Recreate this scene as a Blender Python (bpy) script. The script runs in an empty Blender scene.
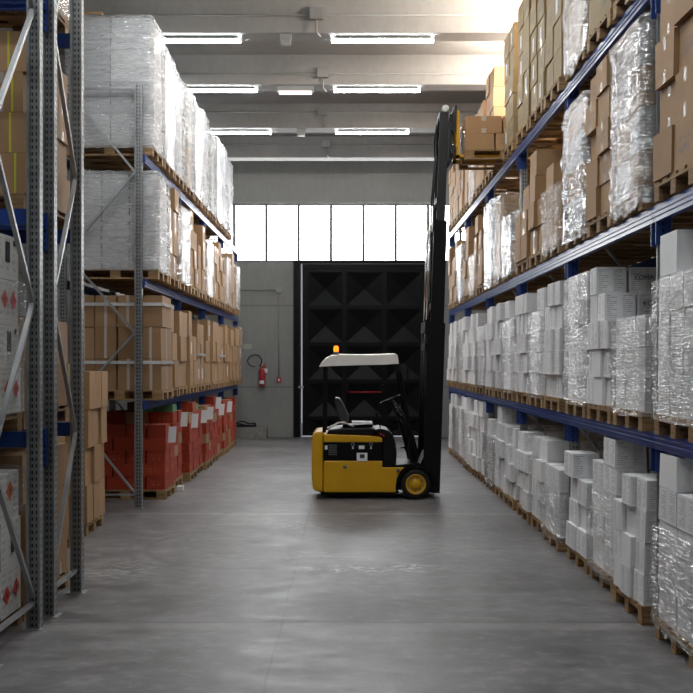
import bpy, bmesh, math, random
from mathutils import Vector, Matrix, noise
random.seed(11)
R = math.radians
COL = bpy.context.scene.collection
SC = bpy.context.scene

# ------------------------------------------------------------------ camera
F = 962.5
cam_d = bpy.data.cameras.new('camera'); cam = bpy.data.objects.new('camera', cam_d); COL.objects.link(cam)
cam.location = (0, 0, 2.0); cam.rotation_euler = (R(90), 0, 0)
cam_d.sensor_width = 36; cam_d.lens = 50; cam_d.shift_y = 16.5/693
cam_d.clip_end = 200
SC.camera = cam

def proj(x, y, z):
    y = max(y, .3)
    return 346.5 + F*x/y, 363 - F*(z-2)/y
def in_frame(x0, x1, y0, y1, z0, z1, m=45):
    if y1 < .5: return False
    us, vs = [], []
    for x in (x0, x1):
        for y in (y0, y1):
            for z in (z0, z1):
                u, v = proj(x, y, z); us.append(u); vs.append(v)
    return max(us) > -m and min(us) < 693+m and max(vs) > -m and min(vs) < 693+m

# ------------------------------------------------------------------ materials
class NT:
    def __init__(s, name):
        s.m = bpy.data.materials.new(name); s.m.use_nodes = True
        s.t = s.m.node_tree; s.t.nodes.clear()
        s.out = s.t.nodes.new('ShaderNodeOutputMaterial')
    def n(s, typ, ins=None, **props):
        nd = s.t.nodes.new(typ)
        for k, v in props.items(): setattr(nd, k, v)
        for k, v in (ins or {}).items(): s.put(nd.inputs[k], v)
        return nd
    def put(s, sock, v):
        if hasattr(v, 'is_output'): s.t.links.new(v, sock)
        elif isinstance(v, bpy.types.Node): s.t.links.new(v.outputs[0], sock)
        else: sock.default_value = v
    def math(s, op, a, b=None, c=None, clamp=False):
        nd = s.t.nodes.new('ShaderNodeMath'); nd.operation = op; nd.use_clamp = clamp
        s.put(nd.inputs[0], a)
        if b is not None: s.put(nd.inputs[1], b)
        if c is not None: s.put(nd.inputs[2], c)
        return nd.outputs[0]
    def mix(s, f, a, b):
        nd = s.t.nodes.new('ShaderNodeMix'); nd.data_type = 'RGBA'
        s.put(nd.inputs[0], f); s.put(nd.inputs[6], a); s.put(nd.inputs[7], b)
        return nd.outputs[2]
    def noise(s, vec, scale, detail=3, rough=.55):
        nd = s.n('ShaderNodeTexNoise', {'Vector': vec, 'Scale': scale, 'Detail': detail, 'Roughness': rough})
        return nd.outputs[0]
    def ramp(s, v, a, b):
        nd = s.n('ShaderNodeMapRange', {'Value': v, 'From Min': a, 'From Max': b}); nd.clamp = True
        return nd.outputs[0]
    def coord(s, k='Object'):
        return s.n('ShaderNodeTexCoord').outputs[k]
    def sep(s, v):
        return s.n('ShaderNodeSeparateXYZ', {0: v}).outputs
    def scale(s, v, sc):
        return s.n('ShaderNodeMapping', {'Vector': v, 'Scale': sc}).outputs[0]
    def bsdf(s, **ins):
        nd = s.t.nodes.new('ShaderNodeBsdfPrincipled')
        for k, v in ins.items(): s.put(nd.inputs[k.replace('_', ' ')], v)
        return nd
    def bump(s, h, strength=.3, dist=.01):
        return s.n('ShaderNodeBump', {'Height': h, 'Strength': strength, 'Distance': dist}).outputs[0]
    def done(s, sh):
        s.put(s.out.inputs[0], sh.outputs[0] if isinstance(sh, bpy.types.Node) else sh); return s.m

def C(r, g=None, b=None):
    if g is None: g = b = r
    return (r, g, b, 1)

M = {}
def simple(name, col, rough=.5, metal=0, var=.12, nscale=8, bump=0, spec=.5):
    t = NT(name); v = t.coord()
    f = t.noise(v, nscale, 4)
    dark = C(*[c*(1-var) for c in col[:3]]); lite = C(*[min(1, c*(1+var)) for c in col[:3]])
    c = t.mix(t.ramp(f, .3, .7), dark, lite)
    kw = dict(Base_Color=c, Roughness=rough, Metallic=metal, Specular_IOR_Level=spec)
    if bump: kw['Normal'] = t.bump(t.noise(v, nscale*6, 3), bump, .004)
    M[name] = t.done(t.bsdf(**kw)); return M[name]

simple('steel', C(.40, .41, .42), .42, .75, .1, 6)
simple('dark_steel', C(.0055, .0058, .0065), .5, 0, .15, 8, 0, .14)
simple('seat_vinyl', C(.035, .035, .038), .5, 0, .2, 12, .15, .4)
simple('mast_lit', C(.016, .0175, .018), .5, 0, .15, 8, 0, .3)  # mast black made lighter: lamp light on the upper mast put into the colour
simple('chrome', C(.55), .22, 1, .05)
simple('blue_paint', C(.014, .048, .22), .33, 0, .12, 5)
simple('yellow_paint', C(.62, .335, .010), .36, 0, .05, 5, 0, .4)
simple('black_paint', C(.0035, .0035, .004), .45, 0, .1, 8, 0, .15)
simple('rubber', C(.011, .011, .012), .75, 0, .25, 14, .3, .25)
simple('black_vinyl', C(.005, .005, .0055), .38, 0, .2, 12, .15, .25)
simple('white_cover', C(.78, .74, .69), .6, 0, .05, 6, .1)
simple('cloth', C(.52, .49, .44), .9, 0, .25, 14, .3)
simple('paper', C(.8, .8, .82), .6, 0, .03)
simple('ink', C(.03, .03, .035), .7, 0, .1)
simple('blue_ink', C(.16, .19, .24), .7, 0, .1)
simple('red_plastic', C(.42, .015, .02), .4, 0, .08)
simple('red_diamond', C(.62, .06, .05), .5, 0, .05)
simple('orange_diamond', C(.72, .16, .03), .5, 0, .05)
simple('yellow_strap', C(.62, .6, .05), .45, 0, .05)
simple('clear_tape', C(.62, .62, .62), .22, 0, .12, 20, .3)
simple('wall_box_plastic', C(.28, .285, .28), .5, 0, .05)
simple('lamp_housing', C(.22, .25, .245), .5, 0, .05)
simple('old_concrete', C(.27, .26, .24), .85, 0, .2, 9, .4)
simple('frame_metal', C(.10, .105, .11), .5, .2, .1)
simple('door_paint', C(.0036, .0041, .005), .42, 0, .12, 3, 0, .13)

def m_galv():   # perforated upright
    t = NT('galvanised_perforated'); v = t.coord(); n = t.coord('Normal')
    x, y, z = t.sep(v); nx, ny, nz = t.sep(n)
    fx = t.math('GREATER_THAN', t.math('ABSOLUTE', nx), .5)
    u = t.math('ADD', t.math('MULTIPLY', fx, y), t.math('MULTIPLY', t.math('SUBTRACT', 1, fx), x))
    au = t.math('ABSOLUTE', u)
    inu = t.math('LESS_THAN', t.math('ABSOLUTE', t.math('SUBTRACT', au, .0155)), .0062)
    inz = t.math('LESS_THAN', t.math('ABSOLUTE', t.math('SUBTRACT', t.math('FRACT', t.math('DIVIDE', z, .05)), .5)), .27)
    hole = t.math('MULTIPLY', inu, inz)
    f = t.ramp(t.noise(v, 9, 4), .3, .7)
    base = t.mix(f, C(.24, .248, .252), C(.37, .378, .383))
    c = t.mix(hole, base, C(.012))
    M['galv'] = t.done(t.bsdf(Base_Color=c, Roughness=.45, Metallic=t.math('MULTIPLY', t.math('SUBTRACT', 1, hole), .7)))
m_galv()
def m_slot():
    t = NT('blue_slotted'); v = t.coord(); n = t.coord('Normal'); x, y, z = t.sep(v); nx, ny, nz = t.sep(n)
    fx = t.math('GREATER_THAN', t.math('ABSOLUTE', nx), .5)
    u = t.math('ADD', t.math('MULTIPLY', fx, y), t.math('MULTIPLY', t.math('SUBTRACT', 1, fx), x))
    inu = t.math('LESS_THAN', t.math('ABSOLUTE', u), .008)
    inz = t.math('LESS_THAN', t.math('ABSOLUTE', t.math('SUBTRACT', t.math('FRACT', t.math('DIVIDE', z, .052)), .5)), .25)
    M['blue_slotted'] = t.done(t.bsdf(Base_Color=t.mix(t.math('MULTIPLY', inu, inz), C(.016, .05, .22), C(.004)), Roughness=.4))
m_slot()

def carton(name, a, b, lines=None, tape=None, printblock=None, label=0.0, rough=.72):
    """paper board: slight tone change from box to box, flap seam, printed rows, packing tape"""
    t = NT(name); g = t.coord('Generated'); n = t.coord('Normal'); ob = t.coord()
    rnd = t.n('ShaderNodeObjectInfo').outputs['Random']
    gx, gy, gz = t.sep(g); nx, ny, nz = t.sep(n)
    anx = t.math('ABSOLUTE', nx); anz = t.math('ABSOLUTE', nz)
    fx = t.math('GREATER_THAN', anx, .5)
    side = t.math('LESS_THAN', anz, .5)
    u = t.math('ADD', t.math('MULTIPLY', fx, gy), t.math('MULTIPLY', t.math('SUBTRACT', 1, fx), gx))
    f = t.math('ADD', t.math('MULTIPLY', rnd, .75), t.math('MULTIPLY', t.noise(ob, 7, 4), .5))
    c = t.mix(t.ramp(f, .15, 1.1), a, b)
    # flap seam on top / bottom
    seam = t.math('MULTIPLY', anz, t.math('LESS_THAN', t.math('ABSOLUTE', t.math('SUBTRACT', gy, .5)), .008))
    c = t.mix(t.math('MULTIPLY', seam, .6), c, C(.03))
    rough_v = rough
    if tape:
        on = t.math('GREATER_THAN', t.math('FRACT', t.math('MULTIPLY', rnd, 7.31)), tape[1])
        band = t.math('MULTIPLY', t.math('LESS_THAN', t.math('ABSOLUTE', t.math('SUBTRACT', u, .5)), .065), side)
        if tape[2] == 'ends':
            band = t.math('MULTIPLY', band, t.math('GREATER_THAN', t.math('ABSOLUTE', t.math('SUBTRACT', gz, .5)), .22))
        band = t.math('MULTIPLY', band, on)
        c = t.mix(t.math('MULTIPLY', band, .8), c, tape[0])
        rough_v = t.math('SUBTRACT', rough, t.math('MULTIPLY', band, .45))
    if lines:
        col, cols, rows, amt = lines
        uu = t.math('FRACT', t.math('MULTIPLY', u, cols))
        inu = t.math('MULTIPLY', t.math('GREATER_THAN', uu, .14), t.math('LESS_THAN', uu, .8))
        vv = t.math('MULTIPLY', gz, rows)
        row = t.math('FLOOR', vv)
        inv = t.math('LESS_THAN', t.math('ABSOLUTE', t.math('SUBTRACT', t.math('FRACT', vv), .5)), .23)
        brk = t.n('ShaderNodeTexWhiteNoise', {'Vector': t.n('ShaderNodeCombineXYZ', {0: t.math('FLOOR', t.math('MULTIPLY', u, cols)), 1: row, 2: t.math('FLOOR', t.math('MULTIPLY', rnd, 50))})}, noise_dimensions='3D').outputs[0]
        ln = t.math('LESS_THAN', uu, t.math('ADD', .3, t.math('MULTIPLY', brk, .75)))
        inz = t.math('MULTIPLY', t.math('GREATER_THAN', gz, .1), t.math('LESS_THAN', gz, .92))
        k = t.math('MULTIPLY', t.math('MULTIPLY', inu, inv), t.math('MULTIPLY', ln, inz))
        k = t.math('MULTIPLY', k, side)
        let = t.ramp(t.noise(t.scale(ob, (110, 110, 30)), 1, 1), .42, .58)
        k = t.math('MULTIPLY', k, t.math('ADD', .45, t.math('MULTIPLY', let, .55)))
        c = t.mix(t.math('MULTIPLY', k, amt), c, col)
    if printblock:
        col, amt = printblock
        iu = t.math('LESS_THAN', t.math('ABSOLUTE', t.math('SUBTRACT', u, .5)), .3)
        z1 = t.math('LESS_THAN', t.math('ABSOLUTE', t.math('SUBTRACT', gz, .6)), .05)
        z2 = t.math('LESS_THAN', t.math('ABSOLUTE', t.math('SUBTRACT', gz, .38)), .09)
        blk = t.math('MULTIPLY', iu, t.math('MAXIMUM', z1, z2))
        let = t.ramp(t.noise(t.scale(ob, (45, 45, 26)), 1, 2), .45, .55)
        on = t.math('GREATER_THAN', t.math('FRACT', t.math('MULTIPLY', rnd, 13.7)), .35)
        k = t.math('MULTIPLY', t.math('MULTIPLY', t.math('MULTIPLY', blk, let), t.math('MULTIPLY', side, on)), amt)
        c = t.mix(k, c, col)
    if label:
        on = t.math('GREATER_THAN', t.math('FRACT', t.math('MULTIPLY', rnd, 29.3)), 1-label)
        lu = t.math('LESS_THAN', t.math('ABSOLUTE', t.math('SUBTRACT', u, .55)), .11)
        lz = t.math('LESS_THAN', t.math('ABSOLUTE', t.math('SUBTRACT', gz, .5)), .26)
        k = t.math('MULTIPLY', t.math('MULTIPLY', lu, lz), t.math('MULTIPLY', on, fx))
        c = t.mix(k, c, C(.75, .75, .78))
    M[name] = t.done(t.bsdf(Base_Color=c, Roughness=rough_v, Normal=t.bump(t.noise(ob, 24, 2), .12, .006)))
carton('white_printed', C(.76, .755, .765), C(.88, .875, .885), lines=(C(.14, .14, .15), 2, 14, .55))
carton('white_plain', C(.76, .752, .76), C(.89, .882, .888))
carton('brown_printed', C(.33, .19, .088), C(.44, .27, .135), printblock=(C(.13, .15, .2), .55), label=.28, tape=(C(.5, .46, .4), .6, 'ends'))
carton('brown_plain', C(.33, .19, .09), C(.43, .265, .135), tape=(C(.45, .42, .38), .72, 'ends'))
carton('brown_taped', C(.29, .165, .078), C(.38, .23, .115), tape=(C(.6, .52, .48), .25, 'full'))
carton('brown_unlit', C(.28, .20, .095), C(.36, .265, .135), printblock=(C(.1, .13, .18), .6), label=.2, tape=(C(.55, .52, .45), .5, 'ends'))  # brown board with the unlit look of the top shelf put into its colour
carton('red_board', C(.31, .026, .007), C(.41, .043, .012), printblock=(C(.5, .2, .06), .4))
carton('green_board', C(.08, .24, .1), C(.12, .3, .14))
carton('grey_board', C(.44, .45, .47), C(.62, .61, .62))
carton('hazard_white', C(.62, .61, .58), C(.74, .73, .70), lines=(C(.1, .1, .11), 3, 6, .35))

def m_wood():
    t = NT('pallet_wood'); v = t.coord()
    rnd = t.n('ShaderNodeObjectInfo').outputs['Random']
    f = t.noise(t.scale(v, (6, 40, 40)), 1, 4)
    c = t.mix(t.ramp(t.math('ADD', f, t.math('MULTIPLY', t.math('SUBTRACT', rnd, .5), .3)), .25, .75), C(.20, .11, .045), C(.42, .27, .13))
    M['wood'] = t.done(t.bsdf(Base_Color=c, Roughness=.75, Normal=t.bump(f, .3, .004)))
m_wood()

def film(name, alpha, dcol, gl, spread):
    t = NT(name); v = t.coord()
    def crease(rot, sc, w):
        vv = t.n('ShaderNodeMapping', {'Vector': v, 'Rotation': rot, 'Scale': sc}).outputs[0]
        a = t.math('ABSOLUTE', t.math('SUBTRACT', t.noise(vv, 1.0, 2, .55), .5))
        return t.math('SUBTRACT', 1, t.ramp(a, 0, w))
    c1 = crease((.35, .3, .1), (1.6, 1.6, 17), .10); c2 = crease((-.6, -.5, .5), (2.2, 2.2, 15), .08); c3 = crease((.05, .04, 0), (2.5, 2.5, 34), .12)
    big = t.noise(v, 3.2, 2)
    h = t.math('ADD', t.math('ADD', t.math('MULTIPLY', c1, .5), t.math('MULTIPLY', c2, .4)), t.math('ADD', t.math('MULTIPLY', c3, .25), t.math('MULTIPLY', big, 1.6)))
    nrm = t.bump(h, .85, .024)
    d = t.n('ShaderNodeBsdfDiffuse', {'Color': dcol})
    g = t.n('ShaderNodeBsdfGlossy', {'Color': C(.97), 'Roughness': .13, 'Normal': nrm})
    tr = t.n('ShaderNodeBsdfTransparent', {'Color': C(.98)})
    a = t.n('ShaderNodeMixShader', {0: gl, 1: d.outputs[0], 2: g.outputs[0]})
    cr = t.math('MAXIMUM', t.math('MULTIPLY', c1, .8), t.math('MAXIMUM', t.math('MULTIPLY', c2, .7), t.math('MULTIPLY', c3, .5)))
    fac = t.math('ADD', alpha-spread*.6, t.math('MULTIPLY', cr, 2*spread), clamp=True)
    M[name] = t.done(t.n('ShaderNodeMixShader', {0: fac, 1: tr.outputs[0], 2: a.outputs[0]}))
film('film_clear', .19, C(.78, .78, .79), .75, .16)
film('film_grey', .42, C(.74, .74, .75), .78, .22)
film('film_milky', .45, C(.47, .475, .48), .24, .26)
film('film_thin', .10, C(.8, .8, .8), .75, .12)

def m_floor():
    t = NT('concrete_floor'); v = t.coord(); x, y, z = t.sep(v)
    n1 = t.noise(v, .55, 6, .6); n2 = t.noise(t.scale(v, (1, 2.2, 1)), 2.3, 6, .65); n3 = t.noise(v, 30, 3); n4 = t.noise(t.scale(v, (1, 1.5, 1)), 5.5, 7, .72)
    f = t.math('ADD', t.math('MULTIPLY', n1, .55), t.math('MULTIPLY', n2, .45))
    c = t.mix(t.ramp(f, .40, .60), C(.078, .072, .073), C(.228, .215, .217))
    c = t.mix(t.math('MULTIPLY', t.ramp(n3, .4, .7), .18), c, C(.17, .165, .167)); c = t.mix(t.math('MULTIPLY', t.ramp(n4, .46, .66), .45), c, C(.075, .071, .073)); c = t.mix(t.math('MULTIPLY', t.ramp(n4, .46, .3), .35), c, C(.36, .345, .35))
    wob = t.math('MULTIPLY', t.math('SUBTRACT', t.noise(v, 1.1, 4), .5), .05)
    def line(co, at, w, s, col):
        nonlocal c
        d = t.math('ABSOLUTE', t.math('SUBTRACT', t.math('ADD', co, wob), at))
        k = t.math('MULTIPLY', t.math('SUBTRACT', 1, t.ramp(d, w*.3, w)), s)
        c = t.mix(k, c, col)
    for at in (7.43, 12.9, 18.4): line(y, at, .022, .7, C(.07)); line(y, at-.12, .14, .16, C(.46, .45, .43))
    line(x, -.5, .012, .65, C(.08)); line(y, 8.35, .1, .22, C(.2))
    def ring(cx, cy, r, w, s):
        nonlocal c
        dx = t.math('SUBTRACT', x, cx); dy = t.math('SUBTRACT', y, cy)
        d = t.math('SQRT', t.math('ADD', t.math('MULTIPLY', dx, dx), t.math('MULTIPLY', dy, dy)))
        k = t.math('SUBTRACT', 1, t.ramp(t.math('ABSOLUTE', t.math('SUBTRACT', d, r)), w*.4, w))
        k = t.math('MULTIPLY', k, t.math('MULTIPLY', t.ramp(dx, .5, -.4), t.ramp(n2, .35, .55)))
        c = t.mix(t.math('MULTIPLY', k, s), c, C(.09, .087, .087))
    ring(-1.0, 10.5, 1.15, .06, .5); ring(-1.0, 10.5, 1.35, .06, .45); ring(-.9, 10.9, .9, .05, .35); ring(.2, 12.2, 1.9, .1, .3)
    def patch(cx, cy, rx, ry, thr, s, col):
        nonlocal c
        dx = t.math('DIVIDE', t.math('SUBTRACT', x, cx), rx); dy = t.math('DIVIDE', t.math('SUBTRACT', y, cy), ry)
        d = t.math('SQRT', t.math('ADD', t.math('MULTIPLY', dx, dx), t.math('MULTIPLY', dy, dy)))
        nn = t.noise(t.scale(v, (1, 1.6, 1)), 7, 5, .7)
        k = t.math('MULTIPLY', t.ramp(d, 1, .3), t.ramp(nn, thr, thr+.06))
        c = t.mix(t.math('MULTIPLY', k, s), c, col)
    patch(.05, 9.35, .55, .3, .53, .7, C(.6, .57, .56)); patch(.65, 9.4, .35, .25, .52, .7, C(.6, .57, .56))
    patch(-.5, 9.9, 1.0, .4, .57, .5, C(.55, .53, .52)); patch(-2.2, 9.3, .5, .7, .5, .45, C(.5, .49, .47))
    patch(-.6, 11.9, .5, .5, .52, .35, C(.5, .48, .48))
    patch(.1, 10.9, .5, .5, .62, .6, C(.06)); patch(1.2, 10.2, 1.6, 1.6, .56, .3, C(.14))
    rg = t.math('ADD', .34, t.math('MULTIPLY', t.ramp(n2, .3, .7), .25))
    M['floor'] = t.done(t.bsdf(Base_Color=c, Roughness=rg, Specular_IOR_Level=.45, Normal=t.bump(t.math('ADD', n3, n2), .12, .01)))
m_floor()

def m_conc(name, a, b, seam=0):
    t = NT(name); v = t.coord(); x, y, z = t.sep(v)
    n1 = t.noise(v, .7, 6, .6); n2 = t.noise(t.scale(v, (6, 6, 1)), 2, 4)
    c = t.mix(t.ramp(t.math('ADD', t.math('MULTIPLY', n1, .6), t.math('MULTIPLY', n2, .4)), .3, .7), a, b)
    if seam:
        for at in (1.35, 3.55):
            d = t.math('ABSOLUTE', t.math('SUBTRACT', z, at))
            c = t.mix(t.math('MULTIPLY', t.math('LESS_THAN', d, .018), .45), c, C(.1))
        # small pale patch on the wall
        dx = t.math('ABSOLUTE', t.math('ADD', x, 2.72)); dz = t.math('ABSOLUTE', t.math('SUBTRACT', z, 2.45))
        k = t.math('MULTIPLY', t.math('LESS_THAN', t.math('ADD', dx, t.math('MULTIPLY', n2, .15)), .24), t.math('LESS_THAN', t.math('ADD', dz, t.math('MULTIPLY', n1, .1)), .12))
        c = t.mix(t.math('MULTIPLY', k, .6), c, C(.5, .5, .46))
    M[name] = t.done(t.bsdf(Base_Color=c, Roughness=.85, Normal=t.bump(t.noise(v, 14, 4), .2, .01)))
m_conc('concrete_wall', C(.23, .235, .228), C(.31, .315, .305), 1)
m_conc('concrete_ceiling', C(.26, .257, .25), C(.34, .335, .327))

def emit(name, col, s):
    t = NT(name); M[name] = t.done(t.n('ShaderNodeEmission', {'Color': col, 'Strength': s}))
LAMP = 42
WIN = 9
emit('lamp_glow', C(.955, .99, 1.0), LAMP)
emit('window_daylight', C(.97, .985, 1.0), WIN)
emit('amber_glow', C(1, .2, .012), 1.7)
emit('exit_glow', C(1, .85, .85), 1.2)

# ------------------------------------------------------------------ mesh helper
class MB:
    def __init__(s): s.bm = bmesh.new()
    def box(s, x0, x1, y0, y1, z0, z1, mat=None):
        vs = [s.bm.verts.new(Vector(p)) for p in ((x0,y0,z0),(x1,y0,z0),(x1,y1,z0),(x0,y1,z0),(x0,y0,z1),(x1,y0,z1),(x1,y1,z1),(x0,y1,z1))]
        if mat is not None:
            for v in vs: v.co = mat @ v.co
        for f in ((0,3,2,1),(4,5,6,7),(0,1,5,4),(1,2,6,5),(2,3,7,6),(3,0,4,7)): s.bm.faces.new([vs[i] for i in f])
        return s
    def prism(s, pts, y0, y1):            # polygon in x,z pushed along y
        n = len(pts)
        a = [s.bm.verts.new((p[0], y0, p[1])) for p in pts]; b = [s.bm.verts.new((p[0], y1, p[1])) for p in pts]
        s.bm.faces.new(a); s.bm.faces.new(b[::-1])
        for i in range(n): s.bm.faces.new((a[i], b[i], b[(i+1) % n], a[(i+1) % n]))
        return s
    def extrude(s, pts, p0, axis, length, ux, uz):   # profile (u,v) carried along axis
        p0 = Vector(p0); axis = Vector(axis); ux = Vector(ux); uz = Vector(uz); n = len(pts)
        a = [s.bm.verts.new(p0+ux*p[0]+uz*p[1]) for p in pts]; b = [s.bm.verts.new(p0+axis*length+ux*p[0]+uz*p[1]) for p in pts]
        s.bm.faces.new(a); s.bm.faces.new(b[::-1])
        for i in range(n): s.bm.faces.new((a[i], b[i], b[(i+1) % n], a[(i+1) % n]))
        return s
    def bar(s, p, q, w, h, up=(0, 1, 0)):
        p, q = Vector(p), Vector(q); d = (q-p).normalized(); up = Vector(up)
        u = d.cross(up).normalized()*w/2; v = d.cross(u).normalized()*h/2
        a = [s.bm.verts.new(p+i*u+j*v) for i, j in ((-1,-1),(1,-1),(1,1),(-1,1))]
        b = [s.bm.verts.new(q+i*u+j*v) for i, j in ((-1,-1),(1,-1),(1,1),(-1,1))]
        s.bm.faces.new(a); s.bm.faces.new(b[::-1])
        for i in range(4): s.bm.faces.new((a[i], b[i], b[(i+1) % 4], a[(i+1) % 4]))
        return s
    def tube(s, pts, r, n=10, closed=False):
        pts = [Vector(p) for p in pts]; rings = []; m = len(pts)
        up = Vector((.13, .31, .94))
        for i, p in enumerate(pts):
            if closed: d = pts[(i+1) % m]-pts[i-1]
            else: d = pts[min(i+1, m-1)]-pts[max(i-1, 0)]
            d.normalize(); u = d.cross(up)
            if u.length < .05: u = d.cross(Vector((1, 0, 0)))
            u.normalize(); w = d.cross(u)
            rr = r[i] if isinstance(r, (list, tuple)) else r
            rings.append([s.bm.verts.new(p+(u*math.cos(2*math.pi*k/n)+w*math.sin(2*math.pi*k/n))*rr) for k in range(n)])
        for i in range(m if closed else m-1):
            a, b = rings[i], rings[(i+1) % m]
            for k in range(n):
                f = s.bm.faces.new((a[k], a[(k+1) % n], b[(k+1) % n], b[k])); f.smooth = True
        if not closed: s.bm.faces.new(rings[0][::-1]); s.bm.faces.new(rings[-1])
        return s
    def lathe(s, prof, origin, axis='z', n=28, caps=True):   # prof: (radius, along axis)
        o = Vector(origin); rings = []
        for r, h in prof:
            ring = []
            for k in range(n):
                a = 2*math.pi*k/n; c, q = r*math.cos(a), r*math.sin(a)
                ring.append(s.bm.verts.new(o + (Vector((c, q, h)) if axis == 'z' else Vector((c, h, q)) if axis == 'y' else Vector((h, c, q)))))
            rings.append(ring)
        for a, b in zip(rings, rings[1:]):
            for k in range(n):
                f = s.bm.faces.new((a[k], a[(k+1) % n], b[(k+1) % n], b[k])); f.smooth = True
        for ring in (rings[0], rings[-1]) if caps else ():
            try: s.bm.faces.new(ring)
            except ValueError: pass
        return s
    def bevel(s, w, seg=2, lim=30):
        es = [e for e in s.bm.edges if len(e.link_faces) == 2 and e.calc_face_angle(0) > R(lim)]
        bmesh.ops.bevel(s.bm, geom=es, offset=w, segments=seg, affect='EDGES', profile=.5)
        return s
    def mesh(s, name, mat):
        bmesh.ops.recalc_face_normals(s.bm, faces=s.bm.faces)
        me = bpy.data.meshes.new(name); s.bm.to_mesh(me); s.bm.free()
        if mat: me.materials.append(M[mat])
        return me
    def obj(s, name, mat, parent=None, loc=None):
        o = bpy.data.objects.new(name, s.mesh(name, mat)); COL.objects.link(o)
        if parent:
            o.parent = parent
            if loc is None and s.world: o.matrix_parent_inverse = Matrix.Translation(-parent.location)
        if loc is not None: o.location = loc
        return o
    world = True     # shapes given in world coordinates

def tag(o, label=None, cat=None, group=None, kind=None):
    if label: o['label'] = label
    if cat: o['category'] = cat
    if group: o['group'] = group
    if kind: o['kind'] = kind
    return o
def thing(name, label, cat, loc=(0, 0, 0), group=None):
    o = bpy.data.objects.new(name, None); COL.objects.link(o); o.location = loc; o.empty_display_size = .1
    return tag(o, label, cat, group)
def inst(name, me, parent=None, loc=(0, 0, 0), rz=0, rot=None):
    o = bpy.data.objects.new(name, me); COL.objects.link(o); o.parent = parent; o.location = loc
    o.rotation_euler = rot if rot else (0, 0, rz); return o
def struct(name, mb, mat, label=None, parent=None):
    o = mb.obj(name, mat, parent)
    if not parent: tag(o, label, None, None, 'structure')
    return o
ORD = 'first second third fourth fifth sixth seventh eighth ninth tenth eleventh twelfth thirteenth fourteenth fifteenth sixteenth seventeenth eighteenth'.split()

# ------------------------------------------------------------------ room
WY = 26.0
struct('floor', MB().box(-5.6, 4.3, -5, 32, -.2, 0), 'floor', 'worn grey concrete warehouse floor')
b = MB()
wz0, wz1 = 4.73, 6.32
b.box(-5.6, -1.222, WY, WY+.3, 0, wz0); b.box(2.5, 4.3, WY, WY+.3, 0, wz0)
b.box(-1.222, 2.5, WY, WY+.3, 4.70, wz0); b.box(-5.6, 4.3, WY, WY+.3, wz1, 8.2)
b.box(-5.6, -4.9, WY, WY+.3, wz0, wz1)
struct('wall_back', b, 'concrete_wall', 'grey concrete end wall with a window band')
struct('wall_left', MB().box(-5.8, -5.6, -5, WY+.3, 0, 8.2), 'concrete_wall', 'concrete wall behind the racks')
struct('wall_right', MB().box(4.3, 4.5, -5, WY+.3, 0, 8.2), 'concrete_wall', 'concrete wall behind the right rack')
struct('wall_front', MB().box(-5.8, 4.5, -5.2, -5, 0, 8.2), 'concrete_wall', 'concrete wall behind the viewer')
struct('ceiling', MB().box(-5.8, 4.5, -5, WY+.3, 7.55, 7.75), 'concrete_ceiling', 'concrete ceiling')
RIBS = [-3, 0, 3, 6, 9, 12, 15.0, 17.75, 21.0, 24.0]
for i, y in enumerate(RIBS):
    pts = [(-.2, 0), (.2, 0), (.42, .47), (-.42, .47)]
    b = MB().extrude(pts, (-5.6, y, 7.08), (1, 0, 0), 9.9, (0, 1, 0), (0, 0, 1))
    struct('trim_%d' % (i+1), b, 'concrete_ceiling', 'concrete roof rib crossing the hall')

w = thing('window_1', None, None, (0, WY+.12, wz0)); w['kind'] = 'structure'; w['label'] = 'long band of frosted windows over the door'
MB().box(-4.9, 4.3, WY+.16, WY+.18, wz0, wz1).obj('pane', 'window_daylight', w)
b = MB(); b.box(-4.9, 4.3, WY+.06, WY+.15, wz0, wz0+.05); b.box(-4.9, 4.3, WY+.06, WY+.15, wz1-.05, wz1)
for k in range(-6, 6):
    x = .457+.877*k
    if -4.9 < x < 4.3: b.box(x-.038, x+.038, WY+.06, WY+.15, wz0+.05, wz1-.05)
b.obj('window_frame', 'frame_metal', w)

# sliding door with pressed pyramids
d = thing('door_1', None, None, (.62, WY, 0)); d['kind'] = 'structure'; d['label'] = 'large black steel door with pyramid panels'
dx0, dx1 = -1.20, 2.46
MB().box(dx0, dx1, WY+.17, WY+.2, .035, 4.68).bevel(.006, 1).obj('leaf', 'door_paint', d)
b = MB()
cols = [(-1.03, -.11), (.0, .97), (1.09, 2.02)]
rows = [(4.45-k-.89, 4.45-k) for k in range(4)] + [(.1, .45)]
for (xa, xb) in cols:
    for (za, zb) in rows:
        cx, cz = (xa+xb)/2, (za+zb)/2
        p = [b.bm.verts.new(q) for q in ((xa, WY+.018, za), (xb, WY+.018, za), (xb, WY+.018, zb), (xa, WY+.018, zb))]
        a = b.bm.verts.new((cx, WY+.15, cz))
        for i in range(4): b.bm.faces.new((p[i], p[(i+1) % 4], a))
b.obj('pyramid_panel', 'door_paint', d)
b = MB()
for xa, xb in ((dx0, -1.03), (-.11, 0), (.97, 1.09), (2.02, dx1)): b.box(xa, xb, WY+.002, WY+.03, .04, 4.6)
for k in range(5): b.box(-1.03, 2.02, WY+.006, WY+.03, 4.45-k, 4.56-k) if k else b.box(-1.03, 2.02, WY+.006, WY+.03, 4.45, 4.6)
b.box(-1.03, 2.02, WY+.006, WY+.03, .04, .1)
b.box(dx0, dx1, WY-.02, WY+.018, 4.56, 4.67)
b.obj('stiffener', 'door_paint', d)
bar = MB().tube([(.06, WY-.16, 1.22), (.95, WY-.16, 1.22)], .018).obj('push_bar', 'red_plastic', d); bar['label'] = 'red push bar with black end brackets'
MB().box(.0, .06, WY-.2, WY, 1.19, 1.42).box(.95, 1.01, WY-.2, WY, 1.19, 1.42).obj('bar_bracket', 'black_paint', bar)
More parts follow.
